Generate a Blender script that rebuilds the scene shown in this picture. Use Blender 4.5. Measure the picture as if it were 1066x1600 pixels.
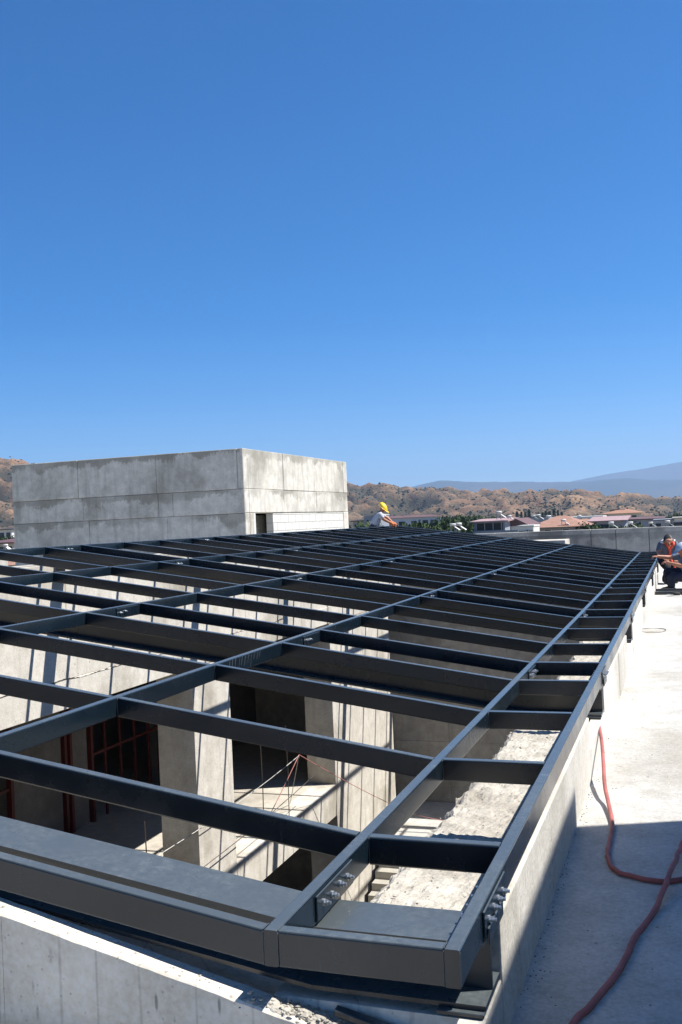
import bpy, bmesh, math, random
import numpy as np
from mathutils import Vector, Matrix, noise

random.seed(7)
rng = np.random.default_rng(7)
for o in list(bpy.data.objects): bpy.data.objects.remove(o)
scene = bpy.context.scene
COL = scene.collection

# ------------------------------------------------------------------ units
# All coordinates below are in modelling units of 1.11 m with the camera at the
# origin; the roof floor lies 1.44 units under it. W() turns them into metres.
S = 1.11
FLOOR = -1.44
def W(p): return Vector((S*p[0], S*p[1], S*(p[2]-FLOOR)))

# ------------------------------------------------------------------ camera
F_PX, YAW, PITCH, ROLL = 1514.57, 0.33962, 0.011157, -0.044007
cy, sy = math.cos(YAW), math.sin(YAW)
fwd = Vector((-sy*math.cos(PITCH), cy*math.cos(PITCH), math.sin(PITCH)))
right0 = Vector((cy, sy, 0)); up0 = right0.cross(fwd)
cr, sr = math.cos(ROLL), math.sin(ROLL)
right = cr*right0 + sr*up0
up = -sr*right0 + cr*up0
cam_data = bpy.data.cameras.new('camera')
cam = bpy.data.objects.new('camera', cam_data); COL.objects.link(cam)
cam.matrix_world = Matrix(((right.x, up.x, -fwd.x, 0), (right.y, up.y, -fwd.y, 0),
                           (right.z, up.z, -fwd.z, S*(-FLOOR)), (0, 0, 0, 1)))
cam_data.sensor_fit = 'VERTICAL'; cam_data.sensor_height = 36.0
cam_data.lens = F_PX/1600*36.0
cam_data.clip_start = 0.05; cam_data.clip_end = 90000
scene.camera = cam

# ------------------------------------------------------------------ sky, sun, exposure
SUN_AZ, SUN_EL = math.radians(22.0), math.radians(56.5)      # azimuth from +X towards +Y
world = bpy.data.worlds.new('World'); scene.world = world; world.use_nodes = True
wn = world.node_tree.nodes; wl = world.node_tree.links
sky = wn.new('ShaderNodeTexSky'); sky.sky_type = 'NISHITA'; sky.sun_disc = False
sky.sun_elevation = SUN_EL; sky.sun_rotation = math.radians(90)-SUN_AZ
sky.altitude = 200; sky.air_density = 0.75; sky.dust_density = 0.0; sky.ozone_density = 5.0
sat = wn.new('ShaderNodeHueSaturation'); sat.inputs['Saturation'].default_value = 1.42; sat.inputs['Hue'].default_value = .503
wl.new(sky.outputs[0], sat.inputs['Color']); wl.new(sat.outputs[0], wn['Background'].inputs[0]); wn['Background'].inputs[1].default_value = 0.082
sun_d = bpy.data.lights.new('sun', 'SUN'); sun_d.energy = 5.0; sun_d.angle = math.radians(0.53)
sun_d.color = (1.0, 0.965, 0.91)
sun = bpy.data.objects.new('sun', sun_d); COL.objects.link(sun)
to_sun = Vector((math.cos(SUN_AZ)*math.cos(SUN_EL), math.sin(SUN_AZ)*math.cos(SUN_EL), math.sin(SUN_EL)))
sun.rotation_euler = to_sun.to_track_quat('Z', 'Y').to_euler()
sun.location = to_sun*60
scene.view_settings.view_transform = 'Standard'; scene.view_settings.look = 'None'
scene.view_settings.exposure = 0.88; scene.view_settings.gamma = 1.0
scene.view_settings.use_curve_mapping = False
scene.render.engine = 'CYCLES'
scene.render.resolution_x = 682; scene.render.resolution_y = 1024

# ------------------------------------------------------------------ node helpers
def lin(*rgb): return tuple(((c/255)/12.92 if c/255 <= .04045 else ((c/255+.055)/1.055)**2.4) for c in rgb)
class NT:
    def __init__(s, name):
        s.m = bpy.data.materials.new(name); s.m.use_nodes = True
        s.t = s.m.node_tree; s.b = s.t.nodes['Principled BSDF']
        s.geo = None
    def n(s, typ, **kw):
        nd = s.t.nodes.new('ShaderNode'+typ)
        for k, v in kw.items(): setattr(nd, k, v)
        return nd
    def l(s, a, b): s.t.links.new(a, b)
    def pos(s, scale=(1, 1, 1)):
        if s.geo is None: s.geo = s.n('NewGeometry')
        if tuple(scale) == (1, 1, 1): return s.geo.outputs['Position']
        v = s.n('VectorMath', operation='MULTIPLY'); s.l(s.geo.outputs['Position'], v.inputs[0]); v.inputs[1].default_value = scale
        return v.outputs[0]
    def obpos(s):
        return s.n('TexCoord').outputs['Object']
    def noise(s, scale, detail=4, rough=.55, vec=None, dist=0.0):
        nd = s.n('TexNoise'); nd.inputs['Scale'].default_value = scale; nd.inputs['Detail'].default_value = detail
        nd.inputs['Roughness'].default_value = rough; nd.inputs['Distortion'].default_value = dist
        s.l(vec if vec is not None else s.pos(), nd.inputs['Vector']); return nd.outputs['Fac']
    def voro(s, scale, vec=None, out='Distance', feature='F1', rand=1.0):
        nd = s.n('TexVoronoi', feature=feature); nd.inputs['Scale'].default_value = scale; nd.inputs['Randomness'].default_value = rand
        s.l(vec if vec is not None else s.pos(), nd.inputs['Vector']); return nd.outputs[out]
    def ramp(s, fac, a, b, c0=(0, 0, 0), c1=(1, 1, 1)):
        r = s.n('ValToRGB'); e = r.color_ramp.elements
        e[0].position = a; e[1].position = b; e[0].color = (*c0, 1); e[1].color = (*c1, 1)
        s.l(fac, r.inputs[0]); return r.outputs[0]
    def mix(s, fac, a, b, blend='MIX'):
        m = s.n('Mix', data_type='RGBA', blend_type=blend)
        for sock, v in ((m.inputs[0], fac), (m.inputs[6], a), (m.inputs[7], b)):
            if isinstance(v, (int, float)): sock.default_value = v
            elif isinstance(v, (tuple, list)): sock.default_value = (*v[:3], 1)
            else: s.l(v, sock)
        return m.outputs[2]
    def math(s, op, a, b=0.0, clamp=False):
        m = s.n('Math', operation=op, use_clamp=clamp)
        for sock, v in ((m.inputs[0], a), (m.inputs[1], b)):
            if isinstance(v, (int, float)): sock.default_value = v
            else: s.l(v, sock)
        return m.outputs[0]
    def bump(s, h, strength=.3, dist=.02, prev=None):
        b = s.n('Bump'); b.inputs['Strength'].default_value = strength; b.inputs['Distance'].default_value = dist
        s.l(h, b.inputs['Height'])
        if prev is not None: s.l(prev, b.inputs['Normal'])
        return b.outputs[0]
    def out(s, col=None, rough=None, normal=None, metal=None, spec=None):
        for k, v in (('Base Color', col), ('Roughness', rough), ('Normal', normal), ('Metallic', metal), ('Specular IOR Level', spec)):
            if v is None: continue
            i = s.b.inputs[k]
            if isinstance(v, (int, float)): i.default_value = v
            elif isinstance(v, (tuple, list)): i.default_value = (*v[:3], 1)
            else: s.l(v, i)
        return s.m

def m_plain(name, col, rough=.6, var=.25, vs=3.0, metal=0.0, spec=.5, bump=0.0, bs=60):
    t = NT(name)
    f = t.noise(vs, 5)
    c = t.mix(t.ramp(f, .3, .7), tuple(x*(1-var) for x in col), tuple(min(1, x*(1+var)) for x in col))
    nrm = t.bump(t.noise(bs, 3), bump, .01) if bump else None
    return t.out(c, rough, nrm, metal, spec)

def m_concrete(name, light, dark, stain, pit=1.0, streak=.5, stain_amt=.5, bump=.35, seed=0.0, sc=1.0, stain_th=(.52, .66), drips=(), drip_h=.32, dashes=0.0, lines=.3):
    t = NT(name)
    off = t.n('VectorMath', operation='ADD'); t.l(t.pos(), off.inputs[0]); off.inputs[1].default_value = (seed*3.1, seed*1.7, seed*2.3)
    p = off.outputs[0]
    ps = t.n('VectorMath', operation='MULTIPLY'); t.l(p, ps.inputs[0]); ps.inputs[1].default_value = (3.5, 3.5, .35)
    big = t.noise(.55*sc, 6, .6, p); mid = t.noise(4.0*sc, 6, .65, p); fine = t.noise(45*sc, 4, .6, p)
    st = t.noise(1.3*sc, 5, .6, ps.outputs[0])
    c = t.mix(t.ramp(mid, .32, .7), dark, light)
    c = t.mix(t.math('MULTIPLY', t.ramp(st, .5, .72), streak), c, tuple(x*.72 for x in dark))
    c = t.mix(t.math('MULTIPLY', t.ramp(big, *stain_th), stain_amt), c, stain)
    if drips:
        sz = t.n('SeparateXYZ'); t.l(t.pos(), sz.inputs[0])
        nz = t.noise(1.1, 6, .7, p); nz2 = t.noise(5.0, 5, .7, ps.outputs[0])
        for k_, zt_ in enumerate(drips):
            d = t.math('DIVIDE', t.math('SUBTRACT', zt_, sz.outputs[2]), drip_h)
            inside = t.math('GREATER_THAN', d, 0.0)
            e = t.math('ADD', t.math('MULTIPLY', t.math('SUBTRACT', nz, .5), 3.2), t.math('MULTIPLY', t.math('SUBTRACT', nz2, .5), .9))
            q = t.math('SUBTRACT', t.math('ADD', 1.0, e), d)
            c = t.mix(t.math('MULTIPLY', t.math('MULTIPLY', t.ramp(q, .35, .6), inside), t.math('MULTIPLY', t.ramp(t.noise(.45, 3, .5, p), .34, .56), .7)), c, stain)
    if dashes:
        pd = t.n('VectorMath', operation='MULTIPLY'); t.l(p, pd.inputs[0]); pd.inputs[1].default_value = (26, 26, 5.5)
        dv = t.voro(1.0, pd.outputs[0]); dm = t.ramp(t.noise(2.3, 4, .6, p), .46, .6)
        c = t.mix(t.math('MULTIPLY', t.math('MULTIPLY', t.ramp(dv, .1, .2, (1, 1, 1), (0, 0, 0)), dm), dashes), c, tuple(x*.35 for x in dark))
        pl = t.n('VectorMath', operation='MULTIPLY'); t.l(p, pl.inputs[0]); pl.inputs[1].default_value = (4.2, 4.2, .12)
        c = t.mix(t.math('MULTIPLY', t.ramp(t.voro(1.0, pl.outputs[0], feature='DISTANCE_TO_EDGE'), .008, .02, (1, 1, 1), (0, 0, 0)), lines), c, tuple(x*.4 for x in dark))
    v = t.voro(9*sc, p); v2 = t.voro(26*sc, p)
    msk = t.ramp(t.noise(1.7*sc, 3, .5, p), .5, .62)
    pits = t.math('MULTIPLY', t.ramp(v, .05, .12, (1, 1, 1), (0, 0, 0)), msk)
    pits2 = t.ramp(v2, .06, .13, (1, 1, 1), (0, 0, 0))
    pa = t.math('ADD', pits, t.math('MULTIPLY', pits2, .5), True)
    c = t.mix(t.math('MULTIPLY', pa, .62*pit), c, tuple(x*.3 for x in dark))
    c = t.mix(.16, c, t.ramp(fine, .3, .7), 'OVERLAY')
    h = t.math('SUBTRACT', t.math('ADD', t.math('MULTIPLY', fine, .5), mid), t.math('MULTIPLY', pa, 1.2*pit))
    return t.out(c, .88, t.bump(h, bump, .012), 0.0, .3)

def m_steel():
    t = NT('anthracite_paint')
    sz = t.n('SeparateXYZ'); t.pos(); t.l(t.geo.outputs['Normal'], sz.inputs[0])
    up_ = t.ramp(sz.outputs[2], .5, .95)                         # upward faces lightened: settled dust plus painted sky sheen
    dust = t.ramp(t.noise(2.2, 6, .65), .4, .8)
    fine = t.ramp(t.noise(38, 4, .7), .4, .75)
    sp = t.n('VectorMath', operation='MULTIPLY'); t.l(t.pos(), sp.inputs[0]); sp.inputs[1].default_value = (6, 1.2, 14)
    scuff = t.ramp(t.noise(5, 6, .7, sp.outputs[0], 1.5), .66, .76)
    spec = t.ramp(t.voro(55), .03, .06, (1, 1, 1), (0, 0, 0))
    blot = t.math('MULTIPLY', t.ramp(t.noise(1.6, 3, .5, None, .6), .6, .68), t.ramp(t.noise(14, 6, .75), .5, .64))
    base = t.mix(t.ramp(t.noise(1.1, 4), .3, .7), lin(8, 19, 28), lin(14, 28, 38))
    dust_sheen = t.math('MULTIPLY', up_, t.math('ADD', .42, t.math('MULTIPLY', t.math('MULTIPLY', dust, fine), .6)))
    oi = t.n('ObjectInfo')
    base = t.mix(t.math('MULTIPLY', oi.outputs['Random'], .5), base, lin(27, 37, 44))
    drip = t.n('VectorMath', operation='MULTIPLY'); t.l(t.pos(), drip.inputs[0]); drip.inputs[1].default_value = (9, 9, 1.2)
    dr = t.math('MULTIPLY', t.ramp(t.noise(3.2, 5, .7, drip.outputs[0]), .6, .74), t.ramp(t.noise(.9, 3), .5, .64))
    base = t.mix(t.math('MULTIPLY', dr, .16), base, lin(112, 116, 114))
    c = t.mix(dust_sheen, base, lin(108, 114, 114))
    c = t.mix(t.math('MULTIPLY', blot, t.math('ADD', .06, t.math('MULTIPLY', up_, .22))), c, lin(130, 132, 130))
    c = t.mix(t.math('MULTIPLY', scuff, .3), c, lin(120, 122, 120))
    c = t.mix(t.math('MULTIPLY', t.math('MULTIPLY', spec, up_), .2), c, lin(150, 148, 142))
    r = t.math('ADD', .2, t.math('MULTIPLY', dust, .2))
    b = t.bump(t.noise(160, 2), .05, .003)
    return t.out(c, r, b, 0.0, .6)

M = {}
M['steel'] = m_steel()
M['weld'] = m_plain('weld_bead', lin(66, 72, 78), .4, .2, 30)
M['zinc'] = m_plain('zinc_plate', lin(190, 194, 196), .32, .2, 20, .85, .5, .1, 200)
M['floor'] = m_concrete('screed', lin(190, 188, 182), lin(166, 163, 156), lin(146, 140, 127), .9, 0, .65, .5, 1, 1.3, (.48, .62))
M['cast'] = m_concrete('cast_concrete', lin(214, 208, 196), lin(188, 181, 168), lin(142, 134, 118), 1.5, .55, .7, .3, 2)
M['wallgrey'] = m_concrete('grey_cast_concrete', lin(182, 176, 165), lin(154, 149, 139), lin(116, 111, 101), 1.1, .4, .6, .3, 5)
M['sooty'] = m_concrete('patched_concrete', lin(172, 170, 164), lin(148, 146, 140), lin(96, 96, 94), .8, .3, .75, .3, 9, .8, (.5, .58), (S*(-.60+1.44),), .28)
M['tower'] = m_concrete('tower_concrete', lin(212, 207, 195), lin(184, 179, 167), lin(128, 124, 112), 1.6, .7, .6, .35, 5, 1.0, (.5, .66), (S*(2.30+1.44), S*(1.12+1.44), S*(.41+1.44)), .42)
M['frontwall'] = m_concrete('streaked_concrete', lin(228, 221, 207), lin(202, 195, 181), lin(160, 152, 136), 1.2, .4, .35, .25, 4, 1.0, (.55, .7), (), .3, .8)
M['upstand'] = m_concrete('upstand_concrete', lin(212, 208, 199), lin(190, 185, 175), lin(156, 150, 137), 1.0, .5, .6, .35, 7, 1.0, (.5, .66), (), .3, .75, 0.0)
M['rough'] = m_concrete('rough_concrete', lin(196, 190, 178), lin(152, 146, 134), lin(126, 118, 106), .55, 0, .5, .9, 3, 1.6)
M['lowfloor'] = m_concrete('dimmed_slab', lin(190, 183, 170), lin(166, 159, 146), lin(120, 115, 106), .5, 0, .5, .3, 8)  # slab colour lowered to dim the lower storey
M['inner'] = m_concrete('shade_dark_concrete', lin(132, 128, 122), lin(110, 107, 102), lin(84, 82, 78), .8, .3, .5, .3, 6)  # interior shade put into the colour: darker copy of the cast concrete
M['aac'] = m_plain('aerated_block', lin(198, 196, 188), .9, .06, 3, 0, .2, .2, 90)
M['mortar'] = m_plain('mortar', lin(128, 124, 116), .9, .15, 10)
M['hose'] = m_plain('red_rubber', lin(158, 92, 86), .7, .25, 9, 0, .4, .25, 60)
M['redsteel'] = m_plain('red_primer', lin(88, 32, 28), .6, .3, 5)
M['rope_pink'] = m_plain('pink_rope', lin(176, 116, 106), .8, .2, 20)
M['rope_white'] = m_plain('tie_wire', lin(180, 178, 170), .7, .4, 9)
M['rebar'] = m_plain('rebar', lin(92, 84, 78), .6, .3, 20, .5)
M['skin'] = m_plain('skin', lin(176, 120, 92), .55, .12, 8)
M['glass'] = m_plain('window_glass', lin(40, 48, 56), .12, .2, 1)
M['white'] = m_plain('white_render', lin(208, 206, 200), .85, .05, .6)
M['cream'] = m_plain('cream_render', lin(190, 184, 172), .85, .07, .6)
M['greyrend'] = m_plain('grey_render', lin(146, 150, 156), .85, .1, .6)
M['tile'] = m_plain('clay_tiles', lin(150, 116, 100), .85, .18, 1.5, 0, .2, .5, 9)
M['tilered'] = m_plain('red_sheet_roof', lin(172, 92, 88), .6, .15, .8)
M['maroon'] = m_plain('maroon_roof', lin(98, 70, 66), .6, .2, .8)
M['pinkroof'] = m_plain('pink_sheet_roof', lin(160, 132, 128), .6, .12, .8)
M['brownroof'] = m_plain('brown_tiles', lin(150, 110, 88), .85, .2, 1.5)
M['dark'] = m_plain('dark_and_shade', lin(54, 52, 50), .8, .2, 1)  # dark parts, and the painted shade of the terrace

# ------------------------------------------------------------------ mesh helpers
ORI = {}
class MB:
    """collects geometry in modelling units"""
    def __init__(s): s.bm = bmesh.new()
    def box(s, x0, x1, y0, y1, z0, z1, bev=0.0, seg=1, axis=None):
        vs = [s.bm.verts.new((x, y, z)) for z in (z0, z1) for y in (y0, y1) for x in (x0, x1)]
        fs = [s.bm.faces.new([vs[i] for i in f]) for f in ((0, 2, 3, 1), (4, 5, 7, 6), (0, 1, 5, 4), (2, 6, 7, 3), (0, 4, 6, 2), (1, 3, 7, 5))]
        if bev: s._bev(fs, bev, seg, axis)
        return s
    def _bev(s, fs, bev, seg, axis=None):
        es = list({e for f in fs for e in f.edges})
        if axis is not None:
            def along(e):
                d = e.verts[1].co-e.verts[0].co; return abs(d[axis]) > .7*d.length
            es = [e for e in es if along(e)]
        bmesh.ops.bevel(s.bm, geom=es, offset=bev, segments=seg, affect='EDGES', profile=.5)
    def hexa(s, pts, bev=0.0, seg=1, axis=None):
        """8 points: bottom 4 (ccw seen from above) then top 4"""
        vs = [s.bm.verts.new(p) for p in pts]
        fs = [s.bm.faces.new([vs[i] for i in f]) for f in ((3, 2, 1, 0), (4, 5, 6, 7), (0, 1, 5, 4), (1, 2, 6, 5), (2, 3, 7, 6), (3, 0, 4, 7))]
        if bev: s._bev(fs, bev, seg, axis)
        return s
    def prism(s, poly, y0, y1):
        """poly in XZ (ccw seen from -Y), extruded along Y"""
        a = [s.bm.verts.new((x, y0, z)) for x, z in poly]; b = [s.bm.verts.new((x, y1, z)) for x, z in poly]
        s.bm.faces.new(a); s.bm.faces.new(b[::-1]); n = len(poly)
        for i in range(n): s.bm.faces.new((a[(i+1) % n], a[i], b[i], b[(i+1) % n]))
        return s
    def cyl(s, p0, p1, r0, r1=None, n=10, cap=True):
        if r1 is None: r1 = r0
        p0 = Vector(p0); p1 = Vector(p1); d = (p1-p0).normalized()
        a = d.orthogonal().normalized(); b = d.cross(a)
        A = []; B = []
        for i in range(n):
            t = 2*math.pi*i/n; u = a*math.cos(t)+b*math.sin(t)
            A.append(s.bm.verts.new(p0+u*r0)); B.append(s.bm.verts.new(p1+u*r1))
        for i in range(n): s.bm.faces.new((A[i], A[(i+1) % n], B[(i+1) % n], B[i]))
        if cap: s.bm.faces.new(A[::-1]); s.bm.faces.new(B)
        return s
    def tube(s, pts, r, n=8):
        pts = [Vector(p) for p in pts]; rings = []
        a = None
        for i, p in enumerate(pts):
            d = (pts[min(i+1, len(pts)-1)]-pts[max(i-1, 0)]).normalized()
            a = d.orthogonal().normalized() if a is None else (a-d*a.dot(d)).normalized()
            b = d.cross(a); rr = r[i] if isinstance(r, (list, tuple)) else r
            rings.append([s.bm.verts.new(p+(a*math.cos(2*math.pi*k/n)+b*math.sin(2*math.pi*k/n))*rr) for k in range(n)])
        for A, B in zip(rings, rings[1:]):
            for k in range(n): s.bm.faces.new((A[k], A[(k+1) % n], B[(k+1) % n], B[k]))
        s.bm.faces.new(rings[0][::-1]); s.bm.faces.new(rings[-1])
        return s
    def ico(s, c, r, sub=1, jit=0.0, sc=(1, 1, 1)):
        res = bmesh.ops.create_icosphere(s.bm, subdivisions=sub, radius=1)
        for v in res['verts']:
            k = 1+random.uniform(-jit, jit)
            v.co = Vector((c[0]+v.co.x*r*sc[0]*k, c[1]+v.co.y*r*sc[1]*k, c[2]+v.co.z*r*sc[2]*k))
        return s
    def mesh(s, name, origin, smooth=False):
        o = Vector(origin)
        for v in s.bm.verts: v.co = (v.co-o)*S
        bmesh.ops.recalc_face_normals(s.bm, faces=s.bm.faces)
        me = bpy.data.meshes.new(name); s.bm.to_mesh(me); s.bm.free()
        if smooth:
            for p in me.polygons: p.use_smooth = True
        return me

def place(name, me, origin, parent=None, mats=()):
    for m in mats:
        if m.name not in [x.name for x in me.materials if x]: me.materials.append(m)
    o = bpy.data.objects.new(name, me); COL.objects.link(o)
    put(o, origin, parent); return o
def put(o, origin, parent):
    origin = Vector(origin); ORI[o.name] = origin
    if parent is None: o.location = W(origin)
    else: o.parent = parent; o.location = (origin-ORI[parent.name])*S
def part(name, mb, mat, parent=None, origin=None, smooth=False):
    if origin is None:
        origin = ORI[parent.name] if parent is not None else (0, 0, FLOOR)
    return place(name, mb.mesh(name, origin, smooth), origin, parent, [M[mat] if isinstance(mat, str) else mat])
def thing(name, label, cat, origin, group=None):
    o = bpy.data.objects.new(name, None); COL.objects.link(o); o.empty_display_size = .2
    put(o, origin, None); tag(o, label, cat, group); return o
def tag(o, label, cat, group=None):
    o['label'] = label; o['category'] = cat
    if group: o['group'] = group
    return o
def struct(o): o['kind'] = 'structure'; return o
def stuff(o): o['kind'] = 'stuff'; return o

def horizon(px): return 793.3+(1068.4-px)*0.04408
def ray(px, py): return right*((px-533)/F_PX)+up*((800-py)/F_PX)+fwd
def at(px, py, D):
    """point at horizontal distance D in the direction of a measured bearing"""
    r = ray(px, py); return r*(D/math.hypot(r.x, r.y))
def atx(px, py, x): r = ray(px, py); return r*(x/r.x)
def atz(px, py, z): r = ray(px, py); return r*(z/r.z)
def fbm(x, y, z=0.0, oct=5, H=1.0, lac=2.0): return noise.fractal(Vector((x, y, z)), H, lac, oct)

# ================================================================== LARGE STRUCTURE
GROUND = -11.0
# ground sheet
def ground():
    t = NT('dry_earth')
    c = t.mix(t.ramp(t.noise(.02, 6), .35, .65), lin(150, 128, 100), lin(112, 112, 74))
    c = t.mix(t.ramp(t.noise(.3, 5), .5, .7), c, lin(96, 98, 66))
    t.out(c, .95)
    b = MB(); R = 12000/S
    vs = [b.bm.verts.new((R*math.cos(a), R*math.sin(a), GROUND)) for a in [2*math.pi*i/64 for i in range(64)]]
    b.bm.faces.new(vs)
    struct(part('ground', b, t.m))
ground()

# distant hills: eroded badlands
def hill_env(px):
    P = [(-900, 70), (-300, 100), (0, 104), (60, 98), (300, 66), (545, 54), (585, 49), (615, 47), (640, 44), (668, 50), (690, 47), (715, 38), (760, 33), (820, 29),
         (860, 29), (905, 28), (950, 18), (1000, 15), (1066, 9), (1250, 9), (1500, 14), (2200, 20)]
    for (a, ha), (b, hb) in zip(P, P[1:]):
        if a <= px <= b:
            k = (px-a)/(b-a); return ha+(hb-ha)*k
    return P[0][1] if px < P[0][0] else P[-1][1]
HR = 1050.0
def hill_h(x, y):
    r = math.hypot(x, y)
    d = Vector((x, y, 0)).normalized()
    # bearing expressed as the column at which the camera sees it
    c = d.dot(Vector((fwd.x, fwd.y, 0)).normalized()); s_ = d.dot(right0)
    px = 533+F_PX*(s_/max(c, .15))
    e = hill_env(max(-900, min(2200, px)))
    k = max(0, min(1, (r-560)/(HR-560))); k = k*k*(3-2*k)
    H = e/F_PX*HR
    rid = 1-abs(noise.noise(Vector((x*.006, y*.006, 1.3))))*2
    rid2 = 1-abs(noise.noise(Vector((x*.019+.5, y*.019, 4.7))))*2
    rid3 = 1-abs(noise.noise(Vector((x*.05, y*.05, 8.1))))*2
    rough = (rid-.55)*9+(rid2-.55)*14.0+(rid3-.55)*9.0+noise.noise(Vector((x*.12, y*.12, 2)))*.9
    spur = .72+.28*max(0, noise.noise(Vector((x*.0035+3, y*.0035, .4)))+.5)
    back = 1-.25*max(0, min(1, (r-HR)/700))
    global RIDGE; RIDGE = .45*rid2+.4*rid3+.15*rid
    h = GROUND+.0+(H-GROUND)*k*back*(spur if r < HR*.93 else 1)+rough*min(1, k*1.6)*(.55+.45*min(1, e/45))*(1 if r < HR*.9 else .8)
    return h
def hills():
    t = NT('eroded_earth')
    sl = t.n('SeparateXYZ'); t.l(t.geo.outputs['Normal'] if t.geo else (t.pos() and t.geo.outputs['Normal']), sl.inputs[0])
    at_ = t.n('Attribute', attribute_name='ridge')
    n1 = t.noise(.03, 7, .65); n2 = t.noise(.2, 6, .7)
    c = t.mix(t.ramp(n1, .35, .65), lin(122, 90, 66), lin(162, 130, 98))
    rf = t.math('ADD', at_.outputs['Fac'], t.math('MULTIPLY', t.math('SUBTRACT', n2, .5), .9))
    c = t.mix(t.ramp(rf, .5, .86), lin(70, 62, 46), c)
    c = t.mix(t.math('MULTIPLY', t.ramp(t.noise(.11, 7, .7), .52, .6), .7), c, lin(60, 62, 46))
    t.out(c, .95, t.bump(t.noise(.35, 7, .75), 1.0, 3.0))
    na, nr = 760, 130
    a0, a1 = math.radians(-72), math.radians(30)
    pts = []; rv = []
    for j in range(nr):
        r = 540+1300*(j/(nr-1))**1.35
        for i in range(na):
            a = a0+(a1-a0)*i/(na-1); x, y = r*math.sin(a), r*math.cos(a)
            z = hill_h(x, y)
            if j in (0,): z = GROUND-2
            pts.append((x*S, y*S, (z-FLOOR)*S)); rv.append(RIDGE)
    faces = [(j*na+i, j*na+i+1, (j+1)*na+i+1, (j+1)*na+i) for j in range(nr-1) for i in range(na-1)]
    me = bpy.data.meshes.new('hills'); me.from_pydata(pts, [], faces); me.materials.append(t.m)
    me.attributes.new('ridge', 'FLOAT', 'POINT').data.foreach_set('value', rv)
    for p in me.polygons: p.use_smooth = True
    o = bpy.data.objects.new('hills', me); COL.objects.link(o); struct(o)
    # scrub on the hills: one uncountable cover
    ico = bmesh.new(); bmesh.ops.create_icosphere(ico, subdivisions=1, radius=1)
    iv = np.array([v.co[:] for v in ico.verts]); ifc = np.array([[v.index for v in f.verts] for f in ico.faces]); ico.free()
    V = []; Fs = []; nb = 0; tries = 0
    while nb < 20000 and tries < 130000:
        tries += 1
        a = math.radians(random.uniform(-42, 4)); r = random.uniform(600, 1230)
        x, y = r*math.sin(a), r*math.cos(a)
        dn = noise.noise(Vector((x*.012, y*.012, 6.2)))+.6*noise.noise(Vector((x*.05, y*.05, 3.3)))
        gul = abs(noise.noise(Vector((x*.019+.5, y*.019, 4.7))))*1.6+abs(noise.noise(Vector((x*.05, y*.05, 8.1))))*.9-.55
        if dn*.7+gul*1.1 < random.uniform(-.55, .4): continue
        z = hill_h(x, y); q = random.uniform(.3, 1.0)*(1.35 if random.random() < .1 else 1)
        sc = np.array([q*random.uniform(.8, 1.5), q*random.uniform(.8, 1.5), q*random.uniform(.6, 1.05)])
        v = iv*sc*(1+rng.uniform(-.28, .28, (len(iv), 1)))+np.array([x, y, z+.3*q])
        V.append(v); Fs.append(ifc+len(iv)*nb); nb += 1
    V = np.concatenate(V); V[:, 2] -= FLOOR; V *= S; Fs = np.concatenate(Fs)
    me = bpy.data.meshes.new('hill_scrub'); me.from_pydata(V.tolist(), [], Fs.tolist())
    me.materials.append(m_plain('scrub_leaves', lin(46, 56, 40), .9, .4, .05))
    o = bpy.data.objects.new('hill_scrub', me); COL.objects.link(o); stuff(o)
    o['label'] = 'dark green scrub dotted over the eroded brown hills'
hills()

def mountains(name, D, depth, prof, seed, amp):
    t = NT(name+'_slopes')
    c = t.mix(t.ramp(t.noise(.0012, 6), .4, .6), lin(44, 54, 44), lin(70, 66, 56)); t.out(c, .95)
    na, nr = 420, 35; a0, a1 = math.radians(-60), math.radians(30); pts = []
    fh = Vector((fwd.x, fwd.y, 0)).normalized()
    for j in range(nr):
        kk = j/(nr-1); r = D+depth*(kk-.5)*2
        for i in range(na):
            a = a0+(a1-a0)*i/(na-1); x, y = r*math.sin(a), r*math.cos(a)
            d = Vector((math.sin(a), math.cos(a), 0)); px = 533+F_PX*d.dot(right0)/max(d.dot(fh), .2)
            px = max(prof[0][0], min(prof[-1][0], px)); e = prof[-1][1]
            for (p, hp), (q, hq) in zip(prof, prof[1:]):
                if p <= px <= q: e = hp+(hq-hp)*(px-p)/(q-p); break
            H = e/F_PX*D
            shape = max(0, 1-abs(kk-.5)*2)**.8
            n = fbm(x*6/D, y*6/D, seed, 6)*amp*H+fbm(x*30/D, y*30/D, seed+2, 4)*amp*.22*H
            z = GROUND-20+(H-GROUND)*shape+n*shape**.5
            pts.append((x*S, y*S, (z-FLOOR)*S))
    faces = [(j*na+i, j*na+i+1, (j+1)*na+i+1, (j+1)*na+i) for j in range(nr-1) for i in range(na-1)]
    me = bpy.data.meshes.new(name); me.from_pydata(pts, [], faces); me.materials.append(t.m)
    for p in me.polygons: p.use_smooth = True
    struct_o = bpy.data.objects.new(name, me); COL.objects.link(struct_o); struct(struct_o)
mountains('mountains', 6500, 1500, [(-900, 80), (0, 116), (300, 80), (540, 54), (585, 54), (610, 58), (640, 54), (690, 63), (760, 61), (810, 60), (860, 55), (905, 54), (960, 53), (1010, 51), (1066, 47), (1300, 42)], 1.5, .13)
mountains('mountain_range', 9500, 1400, [(-900, 20), (600, 30), (800, 40), (860, 47), (905, 53), (960, 59), (1010, 63), (1066, 70), (1150, 80), (1300, 70), (1800, 60)], 7.5, .05)

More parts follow.
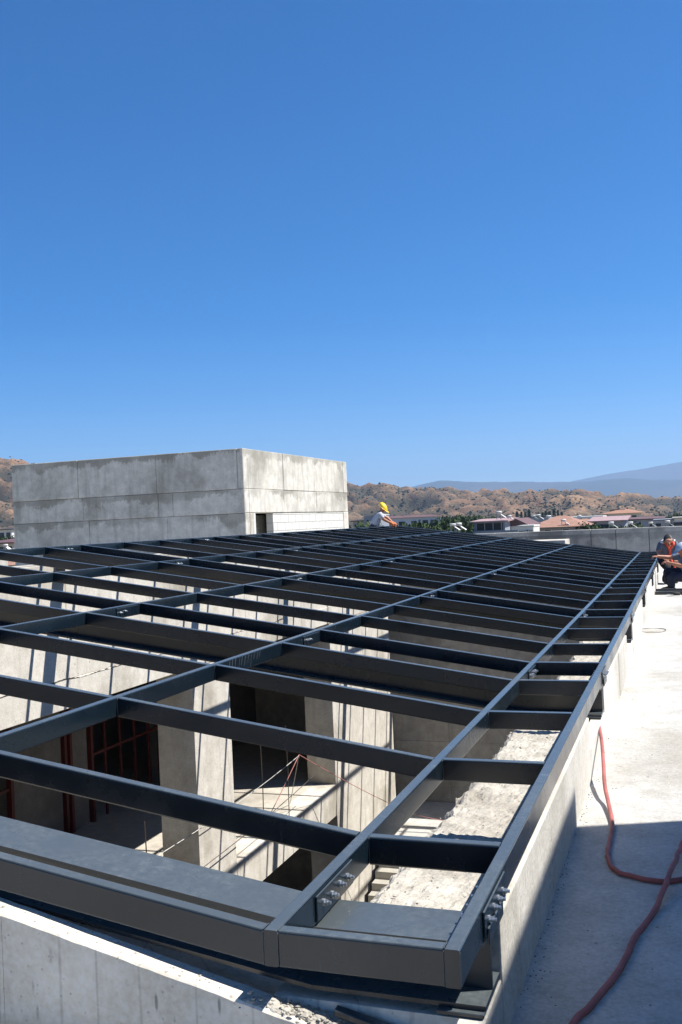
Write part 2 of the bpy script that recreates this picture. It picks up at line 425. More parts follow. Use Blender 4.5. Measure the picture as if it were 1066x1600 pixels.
# ------------------------------------------------------------------ roof floor (screed)
def roof_floor():
    b = MB()
    def sheet(x0, x1, y0, y1, n, m):
        g = [[b.bm.verts.new((x0+(x1-x0)*i/n, y0+(y1-y0)*j/m, FLOOR+.004*noise.noise(Vector((i*1.3+x0, j*1.1+y0, 0))))) for i in range(n+1)] for j in range(m+1)]
        for j in range(m):
            for i in range(n): b.bm.faces.new((g[j][i], g[j][i+1], g[j+1][i+1], g[j+1][i]))
    sheet(-.6, 7.0, 2.3, 27.3, 24, 60)
    sheet(-9.0, 7.0, -5.0, 2.3, 30, 16)
    b.box(-.6, 7.0, 27.3, 27.31, FLOOR-.5, FLOOR-.01)
    b.box(-7.7, -.605, 24.99, 27.3, FLOOR-.3, FLOOR-.002)
    struct(part('roof_floor', b, 'floor'))
    b = MB(); b.box(-21.0, -7.62, 2.3, 40, FLOOR-.4, FLOOR)
    struct(part('upper_roof_deck', b, 'floor'))
roof_floor()

# ------------------------------------------------------------------ right upstand wall with pockets
ROWS = [2.934, 3.935, 4.937, 5.902, 6.627, 7.573, 8.536, 9.479, 10.2, 11.154, 12.091, 13.037, 13.782, 14.71, 15.643, 16.592,
        17.335, 18.275, 19.215, 20.15, 20.895, 21.835, 22.775, 23.71]
MAINS = [2.2]+[ROWS[i] for i in (3, 7, 11, 15, 19, 23)]
def upstand():
    t = thing('upstand_wall', 'low pale concrete upstand wall running under the right edge of the steel frame', 'wall', (-.6, 2.3, FLOOR))
    ys = []
    for a, c in zip(MAINS, MAINS[1:]): ys.append((a+.458, c-.55))
    ys.append((MAINS[-1]+.458, 24.9))
    for i, (a, c) in enumerate(ys):
        b = MB(); p0 = MAINS[i]-.55 if i else 2.4
        b.box(-.60, -.531, p0+.0005, a-.0005, FLOOR-.3, -1.277, .002); part('pocket_base', b, 'upstand', t)
        cut = 4.6 if i == 0 else a+(c-a)*(.52+.06*math.sin(i*2.1))
        spans = [(a, cut-.002), (cut+.002, c)] if c-a > 2 else [(a, c)]
        for k, (p, q) in enumerate(spans):
            o = .0035*((i+k+1) % 2)
            b = MB(); b.box(-.585, -.531+o, p, q, FLOOR-.3, -1.104, .006, 2); part('wall_segment', b, 'upstand', t)
upstand()

# rough unfinished ledge behind the upstand
def ledge():
    b = MB(); nx, ny = 34, 330; y0, y1 = 2.63, 11.5
    def edge(y): return -1.085+.02*math.sin(y*1.7)+.035*noise.noise(Vector((y*2.3, 0, 0)))+.02*noise.noise(Vector((y*9, 3, 0)))+.05*max(0, min(1, (y-4.2)/2))-.03*max(0, 1-(y-2.3)/1)
    g = []
    for j in range(ny+1):
        y = y0+(y1-y0)*j/ny; xl = edge(y); row = []
        for i in range(nx+1):
            x = xl+(-.596-xl)*i/nx
            z = -1.305+.008*noise.noise(Vector((x*7, y*7, 0)))+.008*noise.noise(Vector((x*22, y*22, 5)))+.007*noise.noise(Vector((x*55, y*55, 9)))
            if i < 3: z -= (3-i)*.012*(1+noise.noise(Vector((x*30, y*30, 2))))
            row.append(b.bm.verts.new((x, y, z)))
        g.append(row)
    for j in range(ny):
        for i in range(nx): b.bm.faces.new((g[j][i], g[j][i+1], g[j+1][i+1], g[j+1][i]))
    low = [b.bm.verts.new((g[j][0].co.x, g[j][0].co.y, -9)) for j in range(ny+1)]
    for j in range(ny): b.bm.faces.new((g[j][0], g[j+1][0], low[j+1], low[j]))
    o = part('rough_concrete_ledge', b, 'rough', smooth=False)
    tag(o, 'rough broken top of the concrete wall beside the frame edge, lit by the sun', 'ledge')
ledge()

# front wall under the front edge of the frame
def front_wall():
    t = thing('front_wall', 'streaked grey concrete wall under the front beam of the steel frame', 'wall', (-3, 2.3, FLOOR))
    def top(x): return -1.272-.2117*(x+1.177) if x > -2.0 else -1.0978-.148*(x+2.0)
    xs = [-.602, -1.12, -1.95, -3.6, -5.3, -7.05]
    for i, (a, c) in enumerate(zip(xs, xs[1:])):
        g = .0004; f = 2.355+.001*(i % 2); yb = 2.62 if i == 0 else 2.9
        n = max(2, int((a-c)/.04)); b = MB(); rows = []
        for k in range(n+1):                         # front lip with a slightly chipped arris
            x = c+g+(a-c-2*g)*k/n; ch = .004+.006*max(0, noise.noise(Vector((x*9, 0, 1))))+.005*max(0, noise.noise(Vector((x*31, 0, 4))))
            z = top(x)+.0025*noise.noise(Vector((x*12, 3, 0))); zl = z-.055
            if x > -1.12: zl = max(zl, -1.285)
            rows.append([b.bm.verts.new(p) for p in ((x, f, -2.2), (x, f, z-ch), (x, f+ch*1.2, z), (x, 2.436, z), (x, 2.444, zl), (x, yb, zl), (x, yb, -2.2))])
        for p, q in zip(rows, rows[1:]):
            for k in range(6): b.bm.faces.new((p[k], q[k], q[k+1], p[k+1]))
        b.bm.faces.new(rows[0][::-1]); b.bm.faces.new(rows[-1])
        part('wall_panel', b, 'frontwall', t)
front_wall()
def rubble():
    b = MB()
    for k in range(38):
        x = random.choice((-1.07, -1.01, -.95, -.86))+random.gauss(0, .04); y = 2.395+random.gauss(0, .012)
        b.ico((x, y, -1.276-.2117*(x+1.177)+random.uniform(-.004, .006)), random.uniform(.010, .024), 3, .07, (1.4, 1.1, .6))
    for k in range(300):
        x = random.choice((-1.07, -1.01, -.95, -.86))+random.gauss(0, .05); y = 2.395+random.gauss(0, .018)
        b.ico((x, y, -1.272-.2117*(x+1.177)+random.uniform(-.003, .014)), random.uniform(.0015, .006), 1, .4, (1.3, 1, .7))
    for k in range(45):
        x = random.uniform(-1.98, -1.1); y = random.uniform(2.365, 2.43)
        b.ico((x, y, -1.272-.2117*(x+1.177)), random.uniform(.002, .006), 1, .3, (1, 1, .7))
    o = stuff(part('concrete_rubble', b, 'rough')); o['label'] = 'broken concrete crumbs on the wall head under the frame corner'
    b = MB()
    for k in range(420):
        y = 2.2+abs(random.gauss(0, 1))*3.2; x = -.528+abs(random.gauss(0, .02)) if random.random() < .5 else random.uniform(-.5, .6)
        b.ico((x, y, FLOOR+.001), random.uniform(.001, .0032)*(1.5 if random.random() < .06 else 1), 1, .3, (1.2, 1, .7))
    o = stuff(part('floor_grit', b, 'mortar')); o['label'] = 'grit and small stones scattered over the roof floor'
rubble()
def ledge_stones():
    b = MB()
    for k in range(520):
        y = random.uniform(2.66, 9); x = random.uniform(-1.06, -.62)
        b.ico((x, y, -1.303+random.uniform(-.004, .008)), random.uniform(.0012, .0045)*(1.8 if random.random() < .05 else 1), 1, .4, (1.2, 1, .7))
    o = stuff(part('ledge_stones', b, 'rough')); o['label'] = 'loose crumbs of concrete on the rough ledge'
ledge_stones()

# ------------------------------------------------------------------ atrium: left wall plane, slab, back wall, stairs
XW = -7.06
def atrium_wall():
    t = thing('atrium_wall', 'tall sunlit concrete wall with openings below the high side of the frame', 'wall', (XW-.2, 14, -5.42))
    # upper beam wall in pours
    ys = [3.0, 5.1, 7.3, 9.9, 12.4, 14.9, 17.4, 19.9, 22.4, 24.4]
    for i, (a, c) in enumerate(zip(ys, ys[1:])):
        for z0, z1, j in ((-2.08, -1.7305, 0), (-1.7295, -.345, 1)):
            b = MB(); g = .0012; b.box(XW-.5, XW+(.012 if j == 0 else .0)-.003*((i+j) % 2), a+g, c-g, z0, z1, .006)
            part('wall_panel', b, 'cast', t)
    # ragged cold joint between the pours
    b = MB(); ny = 420; prev = None
    for k in range(ny+1):
        y = 8.0+8.5*k/ny; n1 = noise.noise(Vector((y*2.1, 0, 3))); n2 = noise.noise(Vector((y*11, 0, 5))); n3 = noise.noise(Vector((y*34, 0, 7)))
        zc = -1.735+.03*n1+.012*n2+.006*n3; th = max(.0008, .012*(.35+n1*.7+n2*.55+n3*.3))
        cur = [b.bm.verts.new((XW+.0135, y, zc-th)), b.bm.verts.new((XW+.0135, y, zc+th))]
        if prev: b.bm.faces.new((prev[0], cur[0], cur[1], prev[1]))
        prev = cur
    part('cold_joint', b, 'dark', t)
    b = MB(); b.box(XW-.46, XW-.03, 3, 24.38, -2.07, -.36); part('wall_core', b, 'cast', t)
    # columns
    for (a, c, xf) in ((12.95, 14.18, XW+.004), (5.2, 6.4, XW), (18.92, 23.14, XW+.002)):
        zs = [-10.5, -7.6, -4.05, -2.083]
        for z0, z1 in zip(zs, zs[1:]):
            b = MB(); b.box(XW-.62, xf, a, c, z0+.0005, z1-.0005, .002); part('column', b, 'cast', t)
    # slab edge beam
    for a, c in ((6.4, 9.6), (9.6, 12.95), (14.18, 16.5), (16.5, 18.92)):
        b = MB(); b.box(XW-.5, XW+.012, a+.004, c-.004, -6.05, -5.424, .01); part('slab_edge', b, 'cast', t)
atrium_wall()
def lower_floors():
    b = MB(); b.box(-13.5, XW-.45, 3.0, 24.4, -5.9, -5.42); struct(part('lower_floor', b, 'lowfloor'))
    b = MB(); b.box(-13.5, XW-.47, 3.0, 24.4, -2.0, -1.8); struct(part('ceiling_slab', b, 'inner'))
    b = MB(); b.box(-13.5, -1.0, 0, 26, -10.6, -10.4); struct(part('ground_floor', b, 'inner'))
    # end walls that close the storeys
    for y0, y1 in ((2.75, 3.0), (23.12, 23.5)):
        b = MB(); b.box(-13.5, XW-.64, y0, y1, -10.4, -1.8)
        tag(part('cross_wall', b, 'wallgrey'), 'shaded inner cross wall %s of the lower storey' % ('nearest the front wall' if y0 < 5 else 'at the far end'), 'wall')
lower_floors()
def interior():
    X = -10.75
    t = thing('inner_wall', 'shaded inner concrete wall with door openings behind the red frames', 'wall', (X, 14, -5.42))
    piers = [(3.0, 10.0), (13.4, 14.75), (15.05, 15.55), (18.3, 19.6), (21.0, 23.1)]
    for a, c in piers:
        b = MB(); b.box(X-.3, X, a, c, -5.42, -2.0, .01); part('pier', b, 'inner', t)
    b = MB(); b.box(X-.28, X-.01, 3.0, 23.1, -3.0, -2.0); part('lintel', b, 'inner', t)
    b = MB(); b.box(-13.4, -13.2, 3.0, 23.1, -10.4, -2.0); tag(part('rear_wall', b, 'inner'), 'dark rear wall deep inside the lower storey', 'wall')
    lab = ['red steel gate at the far left of the dark lower storey', 'red steel gate strip between the two narrow shaded piers', 'red barred steel gate left of the big sunlit column']
    for k, (a, c) in enumerate(((11.4, 13.38), (14.78, 15.03), (15.6, 18.25))):
        f = thing('barred_gate', lab[k], 'gate', (X+.02, a, -5.42), 'red gates in the inner wall')
        w = .07
        for y in (a+.01, c-.01-w):
            b = MB(); b.box(X-.05, X+.05, y, y+w, -5.42, -3.0); part('upright', b, 'redsteel', f)
        b = MB(); b.box(X-.05, X+.05, a+.08, c-.08, -3.08, -3.0); part('head_rail', b, 'redsteel', f)
        n = max(0, int((c-a)/.52))
        for i in range(1, n):
            y = a+(c-a)*i/n; b = MB(); b.box(X-.02, X+.02, y-.022, y+.022, -5.42, -3.08); part('bar', b, 'redsteel', f)
        if n > 1:
            b = MB(); b.box(X-.016, X+.024, a+.08, c-.08, -4.2, -4.15); part('mid_rail', b, 'redsteel', f)
interior()
def back_wall():
    t = thing('back_wall', 'shaded concrete back wall of the atrium with pour joints', 'wall', (-4, 23.1, -7))
    xs = [-9.0, -7.5, -6.0, -4.4, -2.9, -1.4, -.9]; zs = [-10.4, -7.37, -5.8, -4.3, -2.8, -1.35]
    for i, (a, c) in enumerate(zip(xs, xs[1:])):
        for j, (p, q) in enumerate(zip(zs, zs[1:])):
            b = MB(); b.box(a+.002, c-.002, 24.62+.006*((i*3+j) % 3), 24.98, p+.002, q-.002, .004); part('wall_panel', b, 'wallgrey', t)
    b = MB(); b.box(-9.0, -.9, 24.7, 24.96, -10.4, -1.4); part('wall_core', b, 'wallgrey', t)
    b = MB(); b.box(-1.0, -.64, 11.5, 24.6, -10.4, -1.3)
    tag(part('side_wall', b, 'wallgrey'), 'concrete side wall below the far part of the right frame edge', 'wall')
    b = MB(); b.box(XW+.03, -1.1, 21.62, 24.6, -7.65, -7.37); struct(part('landing', b, 'floor'))
    s = thing('staircase', 'concrete staircase deep in the atrium rising to the landing', 'stairs', (-5, 18, -9))
    z, y = -7.37, 21.62
    for k in range(18):
        z -= .162; y -= .285
        b = MB(); b.box(XW+.16, -4.1, y, y+.32, z-.2, z, .004); part('step', b, 'floor', s)
back_wall()

# guard posts and ropes on the slab edge
def guards():
    for k, (y, z1, lab) in enumerate(((16.75, -3.75, 'thin rebar guard post with ropes tied to it on the slab edge'), (15.6, -3.7, 'thin rebar guard post left of the tied ropes on the slab edge'), (11.7, -4.0, 'thin rebar guard post left of the big sunlit column'))):
        b = MB(); b.tube([(XW+.0-.15, y, -5.44), (XW-.14, y+.01, -4.6), (XW-.15, y, z1)], .009, 6)
        tag(part('guard_post', b, 'rebar'), lab, 'post', 'guard posts on the slab edge')
    x = XW+.1
    def rope(pts, sag, mat, label, r=.008):
        P = []
        for a, c in zip(pts, pts[1:]):
            a = Vector(a); c = Vector(c)
            for i in range(9):
                k = i/8; q = a.lerp(c, k); q.z -= sag*4*k*(1-k); P.append(q)
        b = MB(); b.tube(P, r, 6); tag(part('rope', b, mat, smooth=True), label, 'rope', 'ropes in the atrium')
    rope([(x, 16.75, -4.3), (x, 11.7, -4.42), (x, 8.2, -4.5)], .06, 'rope_white', 'upper pale guard rope crossing in front of the big column', .006)
    rope([(x, 17.5, -4.85), (x, 12.9, -5.02), (x, 9, -5.1)], .04, 'rebar', 'lower dark guard rope along the slab edge', .007)
    rope([(x, 16.75, -4.28), (XW+1.25, 20.4, -6.42), (-4.2, 22.8, -7.35)], .05, 'rope_pink', 'long pink rope falling from the guard post to the stairs', .007)
    rope([(x, 16.75, -4.29), (XW-.2, 15.5, -5.41)], .02, 'rope_pink', 'short pink rope tied down from the guard post to the slab', .008)
    rope([(x, 16.75, -4.29), (XW-.4, 17.4, -5.41)], .0, 'rope_white', 'short pale wire tied down from the guard post', .008)
guards()

# ------------------------------------------------------------------ stair tower block behind the frame
def tower():
    X1, X0, Y0, Y1, ZT = -12.0, -20.13, 25.63, 34.8, 2.30
    t = thing('stair_tower', 'big pale concrete rooftop block with pour joints and a low doorway', 'building', (-16, 30, FLOOR))
    g = .004
    rows = [(-1.36, .41, [X0, -17.32, -14.58, X1]), (.41, 1.12, [X0, -17.51, -14.87, -14.37, X1]), (1.12, ZT, [X0, -17.67, -14.9, -12.21, X1])]
    for k, (z0, z1, xs) in enumerate(rows):
        for i, (a, c) in enumerate(zip(xs, xs[1:])):
            b = MB(); b.box(a+g, c-g, Y0+.01*((i+k) % 2), Y0+.3, z0+g, z1-g*.5, .015); part('wall_panel', b, 'tower', t)
    b = MB(); b.box(X0+.05, X1-.1, Y0+.04, Y0+.28, FLOOR, ZT-.02); part('wall_core', b, 'tower', t)
    ysr = [(.41, 1.12, [Y0, 28.57, 31.49, 32.25, Y1]), (1.12, ZT, [Y0, 28.6, 31.41, 34.37, Y1])]
    for k, (z0, z1, ys) in enumerate(ysr):
        for i, (a, c) in enumerate(zip(ys, ys[1:])):
            lo = a+g if i else a+.31
            b = MB(); b.box(X1-.3, X1-.012*((i+k) % 2), lo, c-g, z0+g, z1-g*.5, .015); part('wall_panel', b, 'tower', t)
            if i == 0:
                b = MB(); b.box(X1-.098, X1-.014, Y0+.0-.006, Y0+.309, z0+g, z1-g*.5, .004); part('corner_panel', b, 'cast', t)
    b = MB(); b.box(X1-.28, X1-.05, Y0+.3, Y1-.05, .40, ZT-.02); part('wall_core', b, 'tower', t)
    for a, c in ((Y0+.31, 26.2), (34.28, Y1)):
        b = MB(); b.box(X1-.3, X1-.005, a, c, FLOOR, .405, .015); part('column', b, 'cast', t)
    # infill of aerated blocks right of the doorway
    z = FLOOR; r = 0
    while z < .38:
        h = min(.255, .395-z); y = 27.68-(.0); k = 0
        while y < 34.26:
            w = .62 if not (k == 0 and r % 2) else .31
            w = min(w, 34.27-y)
            b = MB(); b.box(X1-.26, X1-.03+.004*((k*3+r) % 3), y+.005, y+w-.005, z+.005, z+h-.005, .006); part('block', b, 'aac', t)
            y += w; k += 1
        z += h; r += 1
    b = MB(); b.box(X1-.25, X1-.05, 27.69, 34.27, FLOOR, .39); part('mortar_bed', b, 'mortar', t)
    b = MB(); b.box(X1-.3, X1-.01, 26.21, 26.36, FLOOR, .40, .01); part('door_jamb', b, 'aac', t)
    # inside, left and rear walls, roof
    b = MB(); b.box(X0, X0+.25, Y0+.3, Y1, FLOOR, ZT-.02); b.box(X0+.25, X1-.3, Y1-.25, Y1, FLOOR, ZT-.02); part('rear_wall', b, 'tower', t)
    b = MB(); b.box(X0+.25, X1-.3, Y0+.3, Y1-.25, ZT-.2, ZT-.03); part('roof_slab', b, 'tower', t)
    for k in range(4):
        b = MB(); b.box(-12.9, -12.7, 26.0, 28.6, FLOOR+k*.45+.006, FLOOR+(k+1)*.45-.006); part('inner_partition', b, 'tower', t)
tower()

# the second tower, outside the picture to the right, whose shadow crosses the floor
def tower2():
    t = thing('stair_tower', 'concrete rooftop block right of the camera that shades the near floor', 'building', (4, 3, FLOOR))
    x0, x1, y0, y1, zt = 1.65, 6.6, .4, 5.43, 2.28
    b = MB(); b.box(x0, x1, y0, y1, FLOOR, zt, .01); part('wall_core', b, 'cast', t)
    for k, (z0, z1) in enumerate(((FLOOR, .41), (.41, 1.12), (1.12, zt-.01))):
        ys = [y0, 2.7, y1-.012]
        for a, c in zip(ys, ys[1:]):
            b = MB(); b.box(x0-.012, x0+.05, a+.01, c-.01, z0+.01, z1-.006, .004); part('wall_panel', b, 'cast', t)
tower2()

# far parapet wall and low upstand
def far_walls():
    t = thing('parapet_wall', 'long grey patched concrete parapet wall at the far end of the roof', 'wall', (-2, 27.1, FLOOR))
    xs = [-9.5, -7.2, -5.0, -2.4, -1.75, -.9, .9, 3.4, 7.0]
    for i, (a, c) in enumerate(zip(xs, xs[1:])):
        b = MB(); b.box(a+.006, c-.006, 27.0+.01*(i % 2), 27.3, -2.2, -.478, .01); part('wall_panel', b, 'sooty', t)
    b = MB(); b.box(-9.5, 7, 27.05, 27.28, -2.2, -.49); part('wall_core', b, 'mortar', t)
    b = MB(); b.box(-5.6, -2.86, 25.0, 26.0, FLOOR-.6, -.68, .01)
    tag(part('low_wall', b, 'cast'), 'low concrete upstand with a white end beyond the far edge of the frame', 'wall')
    b = MB(); b.box(-14.6, -14.0, 17.2, 17.6, FLOOR, -.42, .01)
    tag(part('concrete_stub', b, 'wallgrey'), 'small grey concrete stub on the roof at the far left', 'stub')
far_walls()

# ================================================================== STEEL ROOF FRAME
VX = [-.533, -.992, -2.544, -4.044, -5.525, -7.010]          # right edge of each long beam
VZ = [-1.0, -1.0, -.771, -.557, -.342, -.129]                # top
BW, BH = .040, .090
YF, YE = 2.2, 24.12
frame = thing('steel_roof_frame', 'dark grey steel roof frame of long beams and purlins over the atrium', 'steel frame', (-3.5, 13, -1.2))
def fz(x):   # top of the frame at x
    for (xa, za), (xb, zb) in zip(list(zip(VX, VZ)), list(zip(VX, VZ))[1:]):
        if xb <= x <= xa: return za+(zb-za)*(xa-x)/(xa-xb)
    return VZ[0] if x > VX[0] else VZ[-1]
# main I-beams following the roof line
def mains():
    fw, fh, ft = .195, .172, .012
    path = [(-.533, -1.0), (-1.012, -1.0)]+[(VX[i]-.02, VZ[i]) for i in (2, 3, 4)]+[(-7.3, -.129+.042)]
    for m in MAINS:
        y0 = m+.25; yc = y0+fw/2
        bo = Vector((-3.5, yc, -1.1))
        mb = bpy.data.objects.new('main_beam', None); COL.objects.link(mb); mb.empty_display_size = .1; put(mb, bo, frame)
        def strip(a, c, ya, yb, nm):
            b = MB()
            lo = [(x, z-BH-c) for x, z in path]; hi = [(x, z-BH-a) for x, z in path]
            b.prism(lo[::-1]+hi, ya, yb) if True else None
            part(nm, b, 'steel', mb)
        strip(.0015, ft, y0, y0+fw, 'top_flange')
        strip(ft, fh-ft, yc-.006, yc+.006, 'web')
        strip(fh-ft, fh, y0, y0+fw, 'bottom_flange')
        # end plate on the upstand
        b = MB(); b.box(-.66, -.535, y0-.02, y0+fw+.02, -1.09-fh-.012, -1.09-fh-.001, .002); part('base_plate', b, 'steel', mb)
        if m == MAINS[0] or m == MAINS[1]: pass
mains()
# bolt mesh (axis +X, head outwards)
def bolt_mesh():
    b = MB(); b.cyl((0, 0, 0), (.004, 0, 0), .0105, n=14); b.cyl((.004, 0, 0), (.012, 0, 0), .0082, n=6); b.cyl((.012, 0, 0), (.021, 0, 0), .0048, n=10)
    return b.mesh('bolt', (0, 0, 0))
BOLT = bolt_mesh(); BOLT.materials.append(M['zinc'])
PLATE = MB().box(0, .006, 0, .30, -.083, -.012, .0015).mesh('splice_plate', (0, 0, 0)); PLATE.materials.append(M['steel'])
PLATE_LOW = MB().box(0, .006, .03, .23, -.102, -.06, .0015).mesh('cleat_plate', (0, 0, 0)); PLATE_LOW.materials.append(M['steel'])
def long_beams():
    cuts = [YF]+[m+.385 for m in MAINS[1:-1]]+[YE]
    for i, (x, z) in enumerate(zip(VX, VZ)):
        for k, (a, c) in enumerate(zip(cuts, cuts[1:])):
            b = MB(); b.box(x-BW, x, a+(.0015 if k else 0), c-.0015, z-BH, z, .006, 3, 1)
            bo = (x, a, z)
            beam = part('long_beam', b, 'steel', frame, bo)
            # plates and bolts where the beam crosses a main beam
            py = MAINS[k]+.255 if k == 0 else MAINS[k]+.385-.14
            if k: py = a+.002
            place('splice_plate', PLATE, (x+.0005, py, z), beam)
            if i == 0: place('cleat_plate', PLATE_LOW, (x+.007, py-.01, z), beam)
            for q in (range(4) if (k == 0 or i < 2) else range(2)):
                place('bolt', BOLT, (x+.0065, py+.05+q*.066, z-.045+.003*((q*5+i) % 3-1)), beam)
            if i <= 1 and k <= 1:       # nut ends on the hidden side
                for q in range(4):
                    o = place('nut', BOLT, (x-BW-.0065, py+.05+q*.066, z-.045), beam); o.rotation_euler = (0, 0, math.pi)
long_beams()
def purlins():
    for i in range(5):
        xa, xb = VX[i]-BW, VX[i+1]
        za, zb = VZ[i], VZ[i+1]
        zs = .0012
        b = MB()
        p = [(xb+.001, 0, zb-BH-zs), (xa-.001, 0, za-BH-zs), (xa-.001, BW, za-BH-zs), (xb+.001, BW, zb-BH-zs),
             (xb+.001, 0, zb-zs), (xa-.001, 0, za-zs), (xa-.001, BW, za-zs), (xb+.001, BW, zb-zs)]
        b.hexa(p, .006, 3, 0)
        me = b.mesh('purlin', (xa, 0, za)); me.materials.append(M['steel'])
        for r in ROWS+[YE-BW-.002]:
            o = place('purlin', me, (xa, r+random.uniform(-.004, .004) if r < 24 else r, za+random.uniform(-.0012, .0012)), frame)
        # front edge beam of this bay
        b = MB()
        p = [(q[0], q[1], q[2]) for q in p]
        b.hexa([(q[0], YF+.001+(q[1] if q[1] == 0 else BW), q[2]+zs*.5) for q in p], .006, 3, 0)
        part('edge_beam', b, 'steel', frame)
        # weld seams at its ends
        for x, z in ((xa, za), (xb, zb)):
            if x < -4.5: continue
            P = [(x+.0004*math.sin(k*1.7), YF-.0005, z-.004-k*.0068) for k in range(13)]
            b = MB(); b.tube(P, .0014, 6); part('weld_seam', b, 'weld', frame, smooth=True)
            P = [(x+.001*math.sin(k*2.3), YF+.003+k*.0032, z+.0002) for k in range(12)]
            b = MB(); b.tube(P, .0014, 6); part('weld_seam', b, 'weld', frame, smooth=True)
    # weld seams at the corner and at the near purlin junctions
    b = MB(); b.tube([(-.5335, YF-.001, -1.004-k*.0068) for k in range(13)], .0016, 6); part('weld_seam', b, 'weld', frame, smooth=True)
    for i in (0, 1, 2):
        for r in ROWS[:6]:
            for x, sgn in ((VX[i]-BW, -1), (VX[i], 1)):
                if i == 0 and sgn == 1: continue
                P = [(x+sgn*.001, r-.0015, VZ[i]-.004-k*.008) for k in range(11)]
                b = MB(); b.tube(P, .0024, 5); part('weld_seam', b, 'weld', frame, smooth=True)
purlins()
def lime_streaks():
    lm = m_plain('lime_wash', lin(96, 100, 100), .8, .3, 30)
    for k in range(11):
        y = 5.12+k*.045+random.uniform(-.012, .012); L = random.uniform(.03, .075); z = -.771-random.uniform(.004, .012)
        b = MB(); w = random.uniform(.0015, .004)
        b.hexa([(-2.5438, y-.02, z-L), (-2.5432, y-.02, z-L), (-2.5432, y-.02+w*.5, z-L), (-2.5438, y-.02+w*.5, z-L), (-2.5438, y, z), (-2.5432, y, z), (-2.5432, y+w, z), (-2.5438, y+w, z)])
        part('lime_streak', b, lm, frame)
lime_streaks()

# ================================================================== SMALLER OBJECTS ON THE ROOF
def spline(pts, n=10):
    P = [Vector(p) for p in pts]; out = []
    for i in range(len(P)-1):
        a, b, c, d = P[max(i-1, 0)], P[i], P[i+1], P[min(i+2, len(P)-1)]
        for k in range(n):
            t = k/n; out.append(.5*((2*b)+(c-a)*t+(2*a-5*b+4*c-d)*t*t+(3*b-a-3*c+d)*t**3))
    out.append(P[-1]); return out
def hose():
    z = FLOOR+.0104
    k = 1.0587
    pts = [(-.64, 6.45, -1.30), (-.582, 6.29, -1.295), (-.508, 5.76, -1.294), (-.463, 5.315, -1.332), (-.438, 5.045, -1.376), (-.413, 4.89, -1.41)]
    pts += [(x*k, y*k, z+h) for x, y, h in ((-.352, 4.335, 0), (-.346, 4.1, 0), (-.344, 3.964, 0), (-.331, 3.856, 0), (-.295, 3.76, 0), (-.247, 3.73, 0),
           (-.19, 3.703, 0), (-.123, 3.699, 0), (-.066, 3.737, 0), (.05, 3.86, 0), (.14, 4.08, 0), (.15, 4.33, 0), (.07, 4.46, 0), (-.02, 4.36, 0), (-.067, 4.084, .012), (-.085, 3.91, .02), (-.108, 3.70, .031), (-.121, 3.6, .024),
           (-.158, 3.396, 0), (-.205, 3.2, 0), (-.236, 2.98, 0), (-.292, 2.756, 0), (-.34, 2.604, 0), (-.37, 2.4, 0), (-.33, 2.1, 0), (-.2, 1.7, 0), (0.1, 1.2, 0))]
    P = spline(pts, 8)
    for i, p in enumerate(P):
        if i > 60: p.x += .0012*math.sin(i*.9)+.004*noise.noise(Vector((i*.31, 0, 0))); p.y += .001*math.cos(i*.7)
    b = MB(); b.tube(P, .0100, 12)
    tag(part('hose', b, 'hose', smooth=True), 'faded red rubber hose looping over the concrete floor beside the upstand', 'hose')
hose()
def small():
    z = FLOOR+.004
    b = MB(); P = [(-.408+.141*math.cos(a), 12.07+.21*math.sin(a), z+.004*math.sin(a*3)) for a in [2*math.pi*k/40 for k in range(40)]]
    b.tube(P+[P[0], (-.27, 12.2, z)], .004, 5)
    tag(part('wire_ring', b, 'rebar', smooth=True), 'thin wire ring lying on the sunlit floor beside the upstand', 'wire')
    b = MB(); b.box(-.52, 1.3, 17.72, 17.77, FLOOR+.002, FLOOR+.05, .004)
    tag(part('steel_bar', b, 'steel'), 'dark steel bar lying on the floor under the squatting worker\'s shoe', 'bar', 'steel bars on the floor')
    b = MB(); b.box(-.52, 1.3, 17.08, 17.16, FLOOR+.002, FLOOR+.055, .004)
    tag(part('steel_bar', b, 'steel'), 'dark steel bar lying in front of the workers, the one nearer the camera', 'bar', 'steel bars on the floor')
    t = thing('angle_grinder', 'small dark power tool with a cord lying by the steel bars', 'tool', (-.2, 16.8, FLOOR))
    b = MB(); b.cyl((-.26, 16.81, FLOOR+.04), (-.12, 16.79, FLOOR+.036), .03, .024, 10); part('body', b, 'dark', t, smooth=True)
    b = MB(); b.cyl((-.27, 16.79, FLOOR+.02), (-.27, 16.79, FLOOR+.032), .055, n=16); part('disc', b, 'zinc', t)
    b = MB(); b.tube(spline([(-.12, 16.79, FLOOR+.03), (.0, 16.6, FLOOR+.008), (.2, 16.5, FLOOR+.008), (.6, 16.3, FLOOR+.008)], 6), .006, 6); part('cord', b, 'dark', t, smooth=True)
    b = MB(); b.hexa([(-.93, 2.40, -1.30), (-.72, 2.40, -1.345), (-.72, 2.43, -1.345), (-.93, 2.43, -1.30), (-.93, 2.40, -1.283), (-.72, 2.40, -1.328), (-.72, 2.43, -1.328), (-.93, 2.43, -1.283)], .002)
    tag(part('packing_bar', b, 'steel'), 'flat steel packing bar lying under the front corner of the frame', 'bar')
    b = MB(); b.hexa([(-.71, 2.36, -1.352), (-.62, 2.36, -1.371), (-.62, 2.425, -1.371), (-.71, 2.425, -1.352), (-.71, 2.36, -1.34), (-.62, 2.36, -1.358), (-.62, 2.425, -1.358), (-.71, 2.425, -1.34)], .002)
    tag(part('packing_plate', b, 'steel'), 'square steel packing plate under the frame corner beside the bar', 'plate')
small()

